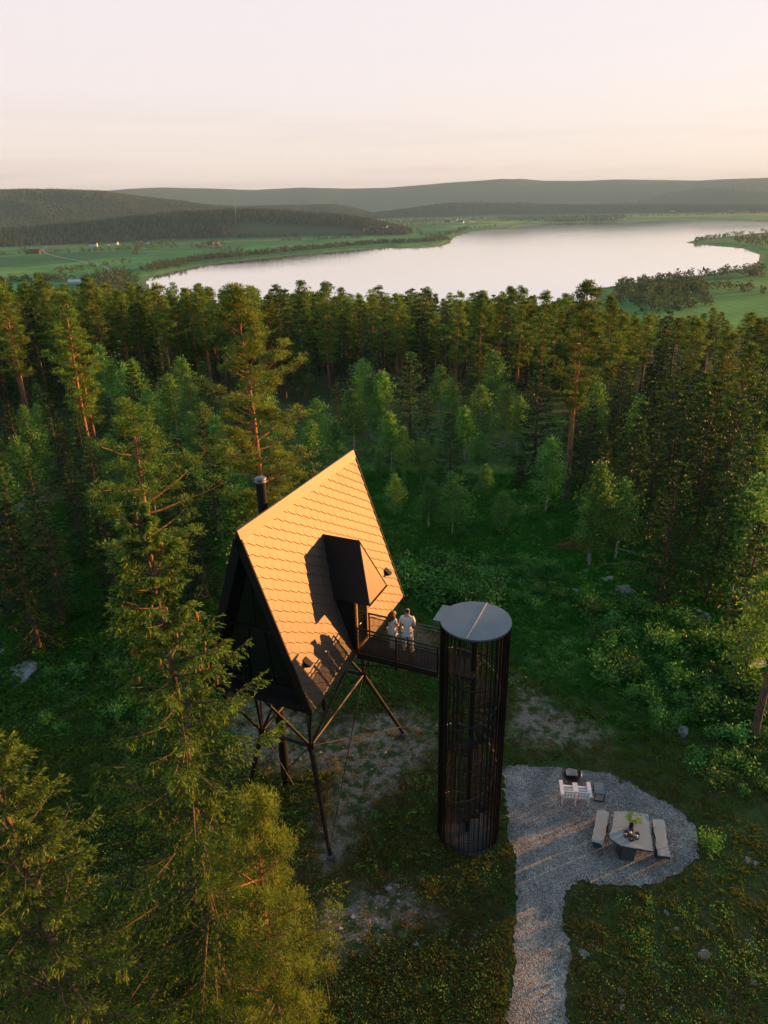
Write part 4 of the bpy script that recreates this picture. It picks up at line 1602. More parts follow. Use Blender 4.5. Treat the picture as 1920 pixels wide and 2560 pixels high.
MIDP = [(432, 742, 112, 0), (690, 716, 118, 1), (810, 712, 108, 2), (990, 738, 112, 1), (1145, 735, 104, 0), (1204, 752, 92, 2), (1250, 742, 128, 1), (1306, 722, 96, 0), (1365, 733, 92, 1),
        (1530, 742, 92, 2), (1562, 792, 84, 0), (1592, 800, 88, 1), (1748, 800, 84, 1), (1826, 838, 66, 0), (1880, 862, 58, 2), (1905, 800, 90, 0)]
for xt, yt, Y, k in MIDP:
    stand('p', xt, yt, Y, 'pine_mid%d' % k, None, 'pinefront')
stand('s', 1703, 1155, 36.5, 'spruce_mid9', 'lone dark spruce with a pointed top standing over the boulders right of the clearing')
stand('s', 1025, 880, 66, 'spruce_mid1', 'broad dark spruce with sunlit shoulder in the middle of the clearing', wide=1.25)
stand('s', 1128, 1030, 56, 'spruce_mid9', 'full deep green spruce right of the two white-stemmed birches above the tower')
stand('s', 1352, 910, 60, 'spruce_mid4', 'dark spruce hugging the bare trunk of the tallest pine', wide=1.3)
stand('s', 393, 820, 92, 'spruce_mid2', 'slender pale spruce with a tall spire above the left thicket', wide=.8)
p_ = hit(1882, 1850)
add_tree('p', p_[0], p_[1], 14.5, 'pine_mid1', 'pine cut off by the right edge, only its dark leaning trunk in view', None, '', .85)
for xt, yt, Y in ((85, 1235, 36), (5, 1260, 33), (440, 1090, 40), (405, 1150, 42), (470, 1180, 38), (62, 1145, 46), (215, 1090, 52), (20, 1010, 60), (510, 1060, 48), (245, 1250, 36)):
    stand('s', xt, yt, Y, 'spruce_mid%d' % rng.integers(0, 5), None, 'leftdark')
for xt, yt, Y in ((1560, 905, 78), (1582, 918, 74), (1650, 950, 62), (1690, 938, 66), (1730, 962, 58), (1768, 930, 60), (1792, 950, 54), (1480, 1010, 56), (1850, 985, 50), (1900, 1030, 44), (1650, 1080, 48), (1780, 1090, 46), (1600, 1060, 52), (1530, 1060, 54), (1830, 1180, 37), (1912, 1300, 31), (1880, 1120, 41)):
    stand('s', xt, yt, Y, 'spruce_mid%d' % rng.integers(0, 5), None, 'rightdark')
BI = [(779, 1043, 60, 0), (788, 989, 68, 1), (840, 1047, 66, 2), (846, 1097, 58, 4), (879, 966, 71, 0), (906, 889, 86, 1), (925, 931, 78, 3), (952, 920, 77, 2), (945, 970, 74, 1), (976, 1024, 63, 2), (949, 1120, 60, 4),
      (1053, 1090, 58, 3), (1072, 1194, 47.5, 0), (1134, 1173, 46.5, 1), (1099, 908, 88, 2), (1130, 939, 78, 1), (1207, 958, 69, 3), (1203, 1074, 60, 0), (1215, 1155, 54, 4), (1270, 950, 73, 1), (1235, 868, 84, 3), (1300, 985, 70, 2),
      (1380, 1086, 51, 3), (1504, 1143, 42, 4), (1487, 1240, 42.5, 2), (1565, 1186, 43, 3), (1496, 947, 64, 1), (1612, 978, 66, 3), (1914, 1175, 38, 1), (1885, 1215, 36, 3), (1925, 1420, 29, 4),
      (243, 854, 94, 3), (305, 900, 88, 1), (420, 927, 80, 0), (463, 931, 75, 3), (447, 885, 86, 2), (330, 890, 90, 0), (505, 1000, 62, 3), (565, 1090, 50, 1), (590, 1220, 38, 2), (985, 1180, 50, 4), (1010, 1060, 61, 4), (1165, 1010, 66, 2)]
BLAB = {12: 'slim birch with a white stem just above the tower, the left of a pair', 13: 'round topped birch with bright white stem above the tower, right of a pair',
        22: 'round birch with a clear white stem in front of the tallest pine', 23: 'tall narrow golden birch standing before the dark wood on the right',
        9: 'yellow tipped birch beside the broad dark spruce in the clearing', 4: 'tall birch with long white stem behind the ridge end of the roof',
        11: 'compact rounded birch right below the broad dark spruce', 20: 'large yellow-green birch glowing below the pine row, near the tallest pine'}
for k, (xt, yt, Y, v) in enumerate(BI):
    stand('b', xt, yt, Y, 'birch_mid%d' % v, BLAB.get(k), 'clearing' if 760 < xt < 1350 else ('rightbirch' if xt > 1350 else 'leftbirch'), wide=1.0)


def free(x, y, d):
    return all((x - a) ** 2 + (y - b) ** 2 > d * d for a, b in OCC)


SHOWN = [((1464, 740), (1417, 1240), 53), ((150, 745), (222, 1160), 64), ((2, 790), (52, 1010), 86), ((432, 745), (443, 885), 112), ((1145, 735), (1140, 905), 104), ((1306, 722), (1298, 910), 96), ((1204, 752), (1197, 955), 92), ((810, 712), (808, 868), 108),
         ((1748, 800), (1740, 925), 84), ((1880, 862), (1850, 1050), 58), ((600, 730), (640, 1280), 40), ((318, 1022), (345, 1290), 33)]


def hides(x, y, h):
    z = ground(x, y)
    bx_, by_ = project((x, y, z))
    tx_, ty_ = project((x, y, z + h))
    half = FPX * .2 * h / math.hypot(x, y)
    for (ax, ay), (cx, cy), rr in SHOWN:
        if math.hypot(x, y) < rr and ty_ < cy - 15 and by_ > ay:
            yy = max(ty_, ay) * .4 + cy * .6
            sx = ax + (cx - ax) * (yy - ay) / (cy - ay)
            if abs(tx_ + (bx_ - tx_) * (yy - ty_) / (by_ - ty_ + 1e-6) - sx) < half + 6:
                return True
    return False


def fill(n, az0, az1, r0, r1, d, kinds, hr, region, pick=None, low=(0, 1)):
    k = tries = 0
    while k < n and tries < n * 60:
        tries += 1
        a = R(rng.uniform(az0, az1))
        rr = math.sqrt(rng.uniform(r0 * r0, r1 * r1))
        x, y = rr * math.sin(a), rr * math.cos(a)
        if not free(x, y, d):
            continue
        kd = rng.choice(list(kinds), p=list(kinds.values()))
        h = rng.uniform(*hr[kd])
        if pick:
            h = pick(x, y, h)
            if h is None:
                continue
        if rr < 128 and hides(x, y, h):
            continue
        key = {'s': 'spruce_mid%d' % rng.integers(0, 5), 'p': 'pine_mid%d' % rng.integers(0, 3), 'b': 'birch_mid%d' % rng.integers(0, 5)}[kd]
        if rr > 100:
            key = {'s': 'spruce_far%d' % rng.integers(0, 4), 'p': 'pine_far%d' % rng.integers(0, 5), 'b': 'birch_mid%d' % rng.integers(0, 5)}[kd]
        add_tree(kd, x, y, h, key, None, None, region)
        k += 1


fill(66, -32, -9, 52, 93, 3.0, {'s': .74, 'b': .26}, {'s': (4.5, 9), 'b': (4.5, 8)}, 'left')
fill(7, -9, 13, 80, 100, 3.2, {'s': .55, 'b': .45}, {'s': (4, 8), 'b': (4, 7.5)}, 'mid')
fill(14, -3, 12, 48, 74, 3.4, {'s': .5, 'b': .5}, {'s': (1.2, 3), 'b': (1.5, 3.5)}, 'clearlow')
fill(64, 16, 33, 49, 98, 3.1, {'s': .85, 'b': .15}, {'s': (6, 10.5), 'b': (5.5, 8)}, 'right')
fill(7, -33, -22, 38, 52, 3.0, {'s': .85, 'b': .15}, {'s': (5, 9), 'b': (5, 7)}, 'leftdark')


def belt_h(x, y, h):
    px, _ = project((x, y, 10))
    yt = np.interp(px, [-200, 0, 450, 960, 1400, 1500, 1620, 1920, 2200], [715, 722, 738, 748, 758, 780, 800, 805, 810]) + abs(rng.normal(0, 30)) - 10
    hh = on_y(px, yt, y)[2] - ground(x, y)
    if hh < 9:
        return None
    return min(hh, 22) + rng.uniform(-1.2, 2.0)


fill(300, -33, 33, 108, 160, 3.1, {'s': .42, 'p': .58}, {'s': (15, 20), 'p': (15, 20)}, 'belt', belt_h)
N_IND = len(TREES)
fill(420, -35, 36, 158, 235, 3.7, {'s': .45, 'p': .55}, {'s': (15, 20), 'p': (15, 20)}, 'mass', belt_h)
# the wood goes on beyond the picture on the sun's side
for q in range(17):
    d_ = rng.uniform(58, 120)
    o_ = rng.uniform(-30, 42)
    x, y = 1 + d_ * .92 - o_ * .39, 20 + d_ * .39 + o_ * .92
    if x < .56 * y + 6:
        continue
    kd = 's' if rng.random() < .6 else 'p'
    add_tree(kd, x, y, max(3, -.7 + .075 * d_ + rng.normal(0, 1.5) - ground(x, y)), 'spruce_far%d' % rng.integers(0, 4) if kd == 's' else 'pine_far%d' % rng.integers(0, 5), None, None, 'mass')
for q in range(22):
    a, rr = R(rng.uniform(38, 88)), rng.uniform(95, 190)
    x, y = rr * math.sin(a), rr * math.cos(a)
    add_tree('s', x, y, rng.uniform(6, 9.5), 'spruce_far%d' % rng.integers(0, 4), None, None, 'mass')

ORD = 'first second third fourth fifth sixth seventh eighth ninth tenth eleventh twelfth thirteenth fourteenth fifteenth sixteenth seventeenth eighteenth nineteenth twentieth'.split()
ORD += ['twenty-' + o for o in ORD[:9]] + ['thirtieth'] + ['thirty-' + o for o in ORD[:9]] + ['fortieth'] + ['forty-' + o for o in ORD[:9]] + ['fiftieth'] + ['fifty-' + o for o in ORD[:9]] + ['sixtieth'] + ['sixty-' + o for o in ORD[:9]] + ['seventieth'] + ['seventy-' + o for o in ORD[:9]]
WHERE = {
    'pinefront': ('tall pine in the row before the lake', 'tall single pines before the lake'),
    'leftdark': ('{k} in the dark gap left of the cabin', 'dark trees left of the cabin'),
    'rightdark': ('dark {k} in the shade right of the tallest pine', 'shaded spruces right of the tallest pine'),
    'clearing': ('light green {k} in the clearing behind the roof', 'birches of the clearing'),
    'rightbirch': ('{k} between the dark spruces right of the clearing', 'birches right of the clearing'),
    'leftbirch': ('{k} left of the grand pine', 'birches left of the grand pine'),
    'left': ('young {k} in the thicket left of the grand pine', 'young trees of the left thicket'),
    'mid': ('young {k} between the clearing and the tall wood', 'young trees behind the clearing'),
    'clearlow': ('knee-high to man-high {k} on the cleared ground', 'saplings on the cleared ground'),
    'right': ('{k} in the dense dark wood right of the tallest pine', 'dark wood right of the tallest pine'),
}
KW = {'s': 'spruce', 'p': 'pine', 'b': 'birch'}
byr = {}
for T_ in TREES[:N_IND]:
    if T_['label'] is None and T_['region'] in WHERE:
        byr.setdefault((T_['region'], T_['kind']), []).append(T_)
for (rg, kd), ts in byr.items():
    ts.sort(key=lambda q: project((q['x'], q['y'], q['z'] + q['h']))[0])
    for k, q in enumerate(ts):
        q['label'] = WHERE[rg][0].format(k=KW[kd]) + ', ' + ORD[k] + ' ' + KW[kd] + ' from the left'
        q['group'] = WHERE[rg][1]
for q in TREES[:N_IND]:
    if q['region'] == 'belt':
        q['label'] = ('tall pine with an orange stem' if q['kind'] == 'p' else 'tall pointed dark spruce') + ' in the dense strip of wood before the lake'
        q['group'] = 'tall %ss of the strip of wood before the lake' % KW[q['kind']]


def plant(q):
    parts, href = LIB[q['key']]
    nm, cat = NAMES[q['kind']]
    root = empty(nm, (q['x'], q['y'], q['z']), q['rot'], q['label'], cat, q['group'])
    s = q['h'] / href
    w = s ** .75 * q['wide'] if q['region'] != 'belt' else s ** .6
    root.scale = (w, w, s)
    for pn, me_ in parts:
        link(pn, me_, root)


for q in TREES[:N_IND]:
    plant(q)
# the rest of the wood: one mass of needles and stems
gs = {}
for q in TREES[N_IND:]:
    parts, href = LIB[q['key']]
    s = q['h'] / href
    w = s ** .6
    for pn, me_ in parts:
        if (pn, q['kind']) not in gs:
            gs[(pn, q['kind'])] = G()
        n = len(me_.vertices)
        co = np.zeros(n * 3, np.float32)
        me_.vertices.foreach_get('co', co)
        co = co.reshape(-1, 3) * (w, w, s)
        c, s_ = math.cos(q['rot']), math.sin(q['rot'])
        co = np.stack([co[:, 0] * c - co[:, 1] * s_ + q['x'], co[:, 0] * s_ + co[:, 1] * c + q['y'], co[:, 2] + q['z']], 1)
        li = np.zeros(len(me_.loops), np.int32)
        me_.loops.foreach_get('vertex_index', li)
        tot = np.zeros(len(me_.polygons), np.int32)
        me_.polygons.foreach_get('loop_total', tot)
        st = np.zeros(len(me_.polygons), np.int32)
        me_.polygons.foreach_get('loop_start', st)
        q4 = tot == 4
        gg = gs[(pn, q['kind'])]
        gg.add(co, li[st[q4][:, None] + np.arange(4)])
        if pn == 'crown':
            tt = np.zeros(len(tot), np.float32)
            me_.attributes['tint'].data.foreach_get('value', tt)
            gg.tint(int(q4.sum()), np.clip(tt[q4] + rng.normal(0, .12), 0, 1))
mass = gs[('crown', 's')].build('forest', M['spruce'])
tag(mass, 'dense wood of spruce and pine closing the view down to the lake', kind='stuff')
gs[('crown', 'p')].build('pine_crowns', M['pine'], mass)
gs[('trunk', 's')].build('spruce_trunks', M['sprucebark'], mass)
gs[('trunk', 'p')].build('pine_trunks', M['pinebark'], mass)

# ------------------------------------------------------------------ ground plants
def in_tower(x, y):
    return np.hypot(x - TC[0], y - TC[1]) < 1.25


BAREP = [pix_poly(P, .5) for P in BARE]


def bareness(x, y):
    b = np.zeros(x.shape)
    for P in BAREP:
        b = np.maximum(b, np.clip(.5 + poly_sd(x, y, P) / 1.0, 0, 1))
    return b


def scatter(n, az0, az1, r0, r1, power=1.0):
    a = R(rng.uniform(az0, az1, 1))[0] if False else np.radians(rng.uniform(az0, az1, n))
    u = rng.uniform(0, 1, n)
    rr = (r0 ** power + u * (r1 ** power - r0 ** power)) ** (1 / power)
    return rr * np.sin(a), rr * np.cos(a), rr


def patch(x, y, s, lo=2, hi=8):
    return wob(x * s, y * s, lo, hi) / 2.2


# grass
x, y, rr = scatter(66000, -45, 45, 10.0, 62, 1.1)
keep = (pad_sd(x, y) < .16 * rng.random(len(x)) ** 3 - .06) & ~in_tower(x, y)
keep &= rng.random(len(x)) > .92 * bareness(x, y)
keep &= patch(x, y, 9, 0, 6) + rng.normal(0, .5, len(x)) > -.55
x, y, rr = x[keep], y[keep], rr[keep]
z = land(x, y)
nb = 12
n = len(x)
big = np.clip(rng.normal(1, .35, n) + .35 * patch(x, y, 14, 0, 5), .4, 2.2)
far = 1 + np.clip((rr - 20) / 30, 0, 1.3)
bx = np.repeat(x, nb) + rng.normal(0, .11, n * nb)
by = np.repeat(y, nb) + rng.normal(0, .11, n * nb)
bz = np.repeat(z, nb) - .02
hgt = np.repeat(big * np.interp(rr, [14, 22, 34], [.12, .17, .28]), nb) * rng.uniform(.6, 1.3, n * nb)
wd = np.repeat(.0075 * far ** 1.6, nb) * rng.uniform(.8, 1.5, n * nb)
la = rng.uniform(0, 2 * PI, n * nb)
ll = rng.uniform(.15, .8, n * nb)
B = np.stack([bx, by, bz], 1)
D = np.stack([np.cos(la) * ll, np.sin(la) * ll, np.ones(n * nb)], 1) * hgt[:, None]
S = np.stack([-np.sin(la), np.cos(la), np.zeros(n * nb)], 1) * wd[:, None]
mid = B + D * .55 + [0, 0, .0]
tip = B + D + np.stack([np.cos(la), np.sin(la), -.6 * np.ones(n * nb)], 1) * (hgt * ll * .5)[:, None]
g = G().add(np.stack([B - S, B + S, mid + S * .8, tip, mid - S * .8], 1).reshape(-1, 3), np.arange(5 * n * nb).reshape(-1, 5))
dry = .34 + .30 * np.clip((24 - y) / 9, -.8, .9) + .28 * patch(x, y, 5, 0, 5) + .3 * (bareness(x, y) > .05) - .25 * ((x > 2) & (y > 25) & (y < 45))
g.tint(n * nb, np.clip(np.repeat(dry, nb) + rng.normal(0, .13, n * nb), 0, 1))
tag(g.build('grass', M['grass']), 'rough mixed grass, green and straw coloured, over the whole clearing', kind='stuff')


# low leafy plants
def clumps(name, label, x, y, rad, nl, leaf, mat):
    n = len(x)
    lf = np.repeat(np.interp(np.hypot(x, y), [14, 24, 40], [.055, .085, leaf]), nl)
    z = land(x, y)
    c = np.repeat(np.stack([x, y, z], 1), nl, 0)
    rd = np.repeat(rad, nl)
    m_ = n * nl
    a = rng.uniform(0, 2 * PI, m_)
    q = np.sqrt(rng.uniform(0, 1, m_))
    h = rd * .75 * np.sqrt(np.clip(1 - q ** 2, 0, 1)) * rng.uniform(.35, 1.1, m_)
    P = c + np.stack([np.cos(a) * q * rd, np.sin(a) * q * rd, h], 1)
    g = G()
    D = rng.normal(0, 1, (m_, 3)) * [1, 1, .6] + [0, 0, .3]
    t0 = np.repeat(rng.normal(.45, .2, n), nl)
    sprays(g, P, D, lf * rng.uniform(.6, 1.4, m_), lf * .55, np.random.default_rng(5), t0 + rng.normal(0, .15, m_))
    return tag(g.build(name, mat), label, kind='stuff')


x, y, rr = scatter(9500, -42, 40, 12, 92, 1.3)
keep = (pad_sd(x, y) < -.5) & (np.hypot(x - TC[0], y - TC[1]) > 1.6) & (rng.random(len(x)) > .95 * bareness(x, y)) & ((y > 25) | (patch(x, y, 8, 0, 5) > .25))
x, y = x[keep], y[keep]
clumps('undergrowth', 'low leafy undergrowth and bilberry between the trees and on the cleared slope', x, y, np.clip(rng.lognormal(-1.15, .5, len(x)), .12, .95), 28, .13, M['herb'])

x, y, rr = scatter(5200, -45, 45, 10.5, 30, 1.2)
hm_ = patch(x, y, 10, 0, 6) + rng.normal(0, .3, len(x))
keep = (pad_sd(x, y) < -.25) & (np.hypot(x - TC[0], y - TC[1]) > 1.5) & (rng.random(len(x)) > .9 * bareness(x, y)) & (hm_ > -.05)
x, y = x[keep], y[keep]
clumps('heather', 'brown and olive heather and moss tufts between the grass on the near slope', x, y, rng.uniform(.12, .38, len(x)), 30, .08, M['heather'])

# small stones strewn on bare soil
ss = []
for P in BAREP[:1] + BAREP[2:]:
    lo, hi = P.min(0), P.max(0)
    area = np.prod(hi - lo)
    q = rng.uniform(lo, hi, (int(min(1500, area * 26)), 2))
    q = q[poly_sd(q[:, 0], q[:, 1], P) > .1 * rng.random(len(q))]
    ss.append(q)
q = np.concatenate(ss)
q = q[(pad_sd(q[:, 0], q[:, 1]) < 0) & (np.hypot(q[:, 0] - TC[0], q[:, 1] - TC[1]) > 1.3)]
g = G()
oct_ = np.array([(1, 0, 0), (-1, 0, 0), (0, 1, 0), (0, -1, 0), (0, 0, 1), (0, 0, -1)], float)
of = np.array([(0, 2, 4), (2, 1, 4), (1, 3, 4), (3, 0, 4), (2, 0, 5), (1, 2, 5), (3, 1, 5), (0, 3, 5)])
zz = land(q[:, 0], q[:, 1])
for k in range(len(q)):
    s_ = rng.lognormal(-3.6, .5)
    Vv = oct_ * rng.uniform(.6, 1.3, (6, 3)) * [s_, s_, s_ * .6]
    g.add(Vv + [q[k, 0], q[k, 1], zz[k] + s_ * .15], of)
tag(g.build('rubble', M['stone']), 'small pale stones strewn over the trodden earth below the cabin', kind='stuff')

# shrubs
SHN = 0


def put_shrub(x, y, h, label, group, wide=1.0):
    parts, href = LIB['shrub%d' % rng.integers(0, 4)]
    root = empty('shrub', (x, y, ground(x, y) - .05), rng.uniform(0, 6.28), label, 'shrub', group)
    s = h / href
    root.scale = (s * wide, s * wide, s)
    for pn, me_ in parts:
        link(pn, me_, root)


def shrubs_in(P, n, h0, h1, label, group, d=.7, z=.5):
    W = pix_poly(P, z)
    lo, hi = W.min(0), W.max(0)
    done = []
    t_ = 0
    while len(done) < n and t_ < n * 80:
        t_ += 1
        p = rng.uniform(lo, hi)
        if poly_sd(p[:1], p[1:], W)[0] < 0 or pad_sd(p[:1], p[1:])[0] > -.5:
            continue
        if any((p[0] - a) ** 2 + (p[1] - b) ** 2 < d * d for a, b in done):
            continue
        done.append(p)
        put_shrub(p[0], p[1], rng.uniform(h0, h1), label, group, rng.uniform(.9, 1.4))


shrubs_in([(1000, 1440), (1090, 1425), (1180, 1450), (1230, 1500), (1190, 1535), (1040, 1510)], 30, 1.1, 1.9, 'lush green willow shrub in the bank right behind the far end of the cabin', 'lush shrubs behind the cabin')
shrubs_in([(1440, 1500), (1560, 1500), (1760, 1570), (1900, 1690), (1960, 1800), (1900, 1880), (1760, 1860), (1620, 1790), (1500, 1700)], 64, .5, 1.5, 'leafy green shrub in the thicket on the slope right of the tower', 'thicket right of the tower', .75)
shrubs_in([(1180, 1400), (1420, 1420), (1450, 1500), (1400, 1560), (1240, 1480)], 20, .5, 1.0, 'low bright shrub on the grassy slope above the tower lid', 'low shrubs above the tower', 1.0)
shrubs_in([(100, 1600), (330, 1560), (560, 1700), (600, 1900), (350, 1950), (120, 1850)], 24, .5, 1.1, 'low shrub in the shade around the big cone-laden spruce', 'low shrubs around the big spruce', .9)
shrubs_in([(860, 1200), (1300, 1190), (1420, 1330), (1300, 1400), (1000, 1400), (900, 1330)], 26, .5, 1.2, 'small shrub among the birches of the cleared ground', 'small shrubs of the clearing', 1.6, -.3)
shrubs_in([(1700, 1900), (1960, 1880), (1960, 2030), (1800, 2010)], 9, .5, 1.0, 'dark low shrub on the bank beyond the gravel pad', 'shrubs on the bank beyond the gravel', 1.0)
p_ = hit(1768, 2125)
put_shrub(p_[0], p_[1], 1.0, 'single fresh green bush at the rim of the gravel pad beside the straight stone bench', None, .8)
p_ = hit(1638, 1830)
put_shrub(p_[0], p_[1], 1.5, 'slim yellow-green sapling catching the sun at the edge of the thicket', None, .45)

# stones and boulders
STONES = []
for k in range(5):
    bm = bmesh.new()
    bmesh.ops.create_icosphere(bm, subdivisions=2, radius=1)
    r0 = np.random.default_rng(200 + k)
    ph = r0.uniform(0, 6.28, 9)
    for v in bm.verts:
        c = v.co
        f = 1 + .22 * math.sin(2.1 * c.x + ph[0]) + .18 * math.sin(2.6 * c.y + ph[1]) + .12 * math.sin(5 * c.z + 4 * c.x + ph[2]) + r0.normal(0, .05)
        v.co = Vector((c.x * f * 1.15, c.y * f * .85, max(-.5, min(.62, c.z * f)) * .62))
    me = bpy.data.meshes.new('stone')
    bm.to_mesh(me)
    bm.free()
    me.materials.append(M['stone'] if k < 3 else M['mossy'])
    STONES.append(me)


def put_stone(px, py, size, label=None, group=None, var=None, name='stone', flat=1.0):
    p = hit(px, py)
    k = rng.integers(0, 5) if var is None else var
    o = link(name, STONES[k])
    o.location = (p[0], p[1], ground(p[0], p[1]) + .12 * size * flat)
    o.rotation_euler = (rng.normal(0, .12), rng.normal(0, .12), rng.uniform(0, 6.28))
    o.scale = (size * rng.uniform(.8, 1.2), size * rng.uniform(.8, 1.2), size * flat * rng.uniform(.7, 1.1))
    tag(o, label or 'small pale stone lying in the rough grass', 'stone', group)


for px, py, s_, lab, v, fl_ in [(40, 1700, 1.25, 'long pale rock slab below the dark trees at the left edge, broadest one', 0, .3), (95, 1672, .6, 'pinkish rock hump beside the long pale slab at the left edge', 1, .45), (10, 1622, .8, 'flat pale rock cut off by the left edge, above the long slab', 2, .3), (60, 1608, .4, 'small flat rock above the long pale slab on the left', 0, .35),
                                (1748, 1552, 1.1, 'wide bare rock slab under the dark wood right of the lone spruce', 0, .28), (1850, 1640, 1.3, 'long pale rock slab reaching down to the thicket at the right edge', 2, .25), (1778, 1596, .35, 'rounded white stone below the wide bare slab', 1, .8), (1832, 1588, .6, 'tilted brown rock between the two bare slabs on the right', 3, .5), (1872, 1610, .5, 'dark split rock above the long slab at the right edge', 4, .6),
                                (1560, 1480, .62, 'large round grey boulder at the foot of the lone dark spruce', 4, .9), (1518, 1457, .42, 'white pointed boulder behind the large round grey one', 1, .9), (1504, 1486, .3, 'pale stone in front of the white pointed boulder', 2, .8), (1432, 1480, .35, 'pale stone at the end of the boulder row nearest the birches', 0, .6), (1490, 1512, .3, 'white stone in the grass below the boulder row', 1, .7), (1584, 1500, .3, 'small reddish stone right of the large round boulder', 3, .8), (1462, 1430, .35, 'grey stone above the boulder row', 4, .6),
                                (1706, 1835, .32, 'squared grey stone at the lower edge of the thicket', 4, .9), (1462, 2393, .17, 'white angular stone beside the gravel path in the dark grass', 1, .6), (1757, 2395, .19, 'slanting white stone in the dark grass low on the right', 0, .5), (1870, 2152, .16, 'pale stone right of the gravel pad, upper of two', 2, .6), (1890, 2163, .14, 'pale stone right of the gravel pad, lower of two', 0, .6),
                                (12, 2065, .34, 'pale stone at the left edge among the spruce twigs', 0, .5), (57, 1923, .2, 'round pale stone in the gap beyond the left corner spruce', 1, .7), (45, 1902, .25, 'flat white stone in the gap beyond the left corner spruce', 2, .4), (60, 2280, .26, 'grey stone glimpsed between the twigs of the corner spruce', 4, .6), (85, 1255, 1.0, 'flat grey rock in the pale clearing at the left edge', 4, .25)]:
    put_stone(px, py, s_, lab, None, v, 'boulder' if s_ > .5 else 'stone', fl_)
for k in range(27):
    px, py = [(rng.uniform(800, 1250), rng.uniform(2130, 2520)), (rng.uniform(1430, 1910), rng.uniform(2230, 2540)), (rng.uniform(1300, 1800), rng.uniform(1640, 1900))][k % 3]
    p = hit(px, py)
    if pad_sd(p[:1], p[1:2])[0] > -.3 or math.hypot(p[0] - TC[0], p[1] - TC[1]) < 1.5:
        continue
    put_stone(px, py, rng.uniform(.04, .10), 'small pale stone scattered in the rough grass around the gravel', 'small stones in the grass')

# fallen wood on the cleared ground
LOGS = [((756, 1134), (822, 1124), 'white fallen birch stem left of the roof ridge in the clearing', 'deadwood', .07), ((1070, 1070), (1100, 1071), 'short bleached log beside the broad dark spruce', 'deadwood', .09), ((1236, 1112), (1268, 1114), 'pale log lying between the birches, upper of two', 'deadwood', .07), ((1244, 1120), (1262, 1121), 'pale log lying between the birches, lower of two', 'deadwood', .06),
        ((990, 1178), (1018, 1185), 'brown fallen stem near the rounded birch', 'slash', .07), ((1010, 1228), (1052, 1226), 'thin grey pole on the cleared ground above the shrub bank', 'deadwood', .05), ((1600, 1412), (1500, 1416), 'long thin fallen pole behind the boulder row', 'deadwood', .05), ((1545, 1376), (1608, 1396), 'bare grey branch leaning below the golden birch', 'deadwood', .05), ((1830, 1570), (1862, 1582), 'white forked branch beside the bare rock slabs', 'deadwood', .05), ((1605, 1520), (1624, 1510), 'short grey stick right of the boulder row', 'deadwood', .05), ((1190, 1225), (1222, 1222), 'grey twiggy branch lying right of the two white-stemmed birches', 'deadwood', .05)]
for a, b, lab, mt, rad in LOGS:
    pa, pb = hit(*a), hit(*b)
    g = G()
    s = np.linspace(0, 1, 7)[:, None]
    Q = pa + (pb - pa) * s
    Q[:, 2] = land(Q[:, 0], Q[:, 1]) + .12
    Q[:, :2] += rng.normal(0, .05, (7, 2))
    g.tube(Q, np.linspace(rad, rad * .45, 7), 7)
    for q in range(3):
        i = rng.integers(2, 6)
        g.tube([Q[i], Q[i] + [rng.normal(0, .4), rng.normal(0, .4), rng.uniform(.2, .5)]], [rad * .5, .01], 5)
    tag(g.build('fallen_log', M[mt], None, True), lab, 'log')
for k in range(24):
    px, py = rng.uniform(830, 1420), rng.uniform(1090, 1400)
    if 880 < px < 1010 and py > 1150:
        continue
    p = hit(px, py)
    a = rng.uniform(-.7, .7)
    ln = rng.uniform(.7, 2.2)
    s = np.linspace(0, 1, 5)[:, None]
    Q = p + np.array([math.cos(a), math.sin(a), 0]) * ln * s
    Q[:, 2] = land(Q[:, 0], Q[:, 1]) + .10
    Q[:, :2] += rng.normal(0, .04, (5, 2))
    g = G().tube(Q, np.linspace(.035, .012, 5), 5)
    g.tube([Q[2], Q[2] + [rng.normal(0, .3), rng.normal(0, .3), .25]], [.018, .008], 4)
    tag(g.build('fallen_branch', M['deadwood'] if k % 3 else M['slash'], None, True), 'thin bare branch left lying on the cleared ground among the young birches', 'branch', 'felling waste on the cleared ground')
g = G()
for q in range(60):
    p = hit(rng.uniform(1385, 1465), 1352 + rng.uniform(0, 30))
    d = rng.normal(0, 1, 3) * [1.0, .5, .12] + [.6, 0, .05]
    p[2] = ground(p[0], p[1]) + rng.uniform(.05, .3)
    g.tube([p, p + d * .5, p + d], [.025, .02, .008], 4)
tag(g.build('brushwood_heap', M['slash']), 'heap of rust brown cut branches on the clearing before the golden birch', 'brushwood')

# ------------------------------------------------------------------ people on the footbridge


def skin_mesh(name, joints, edges, mat, parent, levels=2, root=0):
    me = bpy.data.meshes.new(name)
    names = list(joints)
    me.from_pydata([joints[k][0] for k in names], [(names.index(a), names.index(b)) for a, b in edges], [])
    o = bpy.data.objects.new(name, me)
    COL.objects.link(o)
    md = o.modifiers.new('skin', 'SKIN')
    sv = me.skin_vertices[0].data
    for i, k in enumerate(names):
        r = joints[k][1]
        sv[i].radius = (r, r) if np.isscalar(r) else r
        sv[i].use_root = i == root
    o.modifiers.new('sub', 'SUBSURF').levels = levels
    dg = bpy.context.evaluated_depsgraph_get()
    dg.update()
    ev = bpy.data.meshes.new_from_object(o.evaluated_get(dg))
    bpy.data.objects.remove(o)
    ev.name = name
    ev.materials.clear()
    ev.materials.append(mat)
    ev.polygons.foreach_set('use_smooth', [True] * len(ev.polygons))
    return link(name, ev, parent)


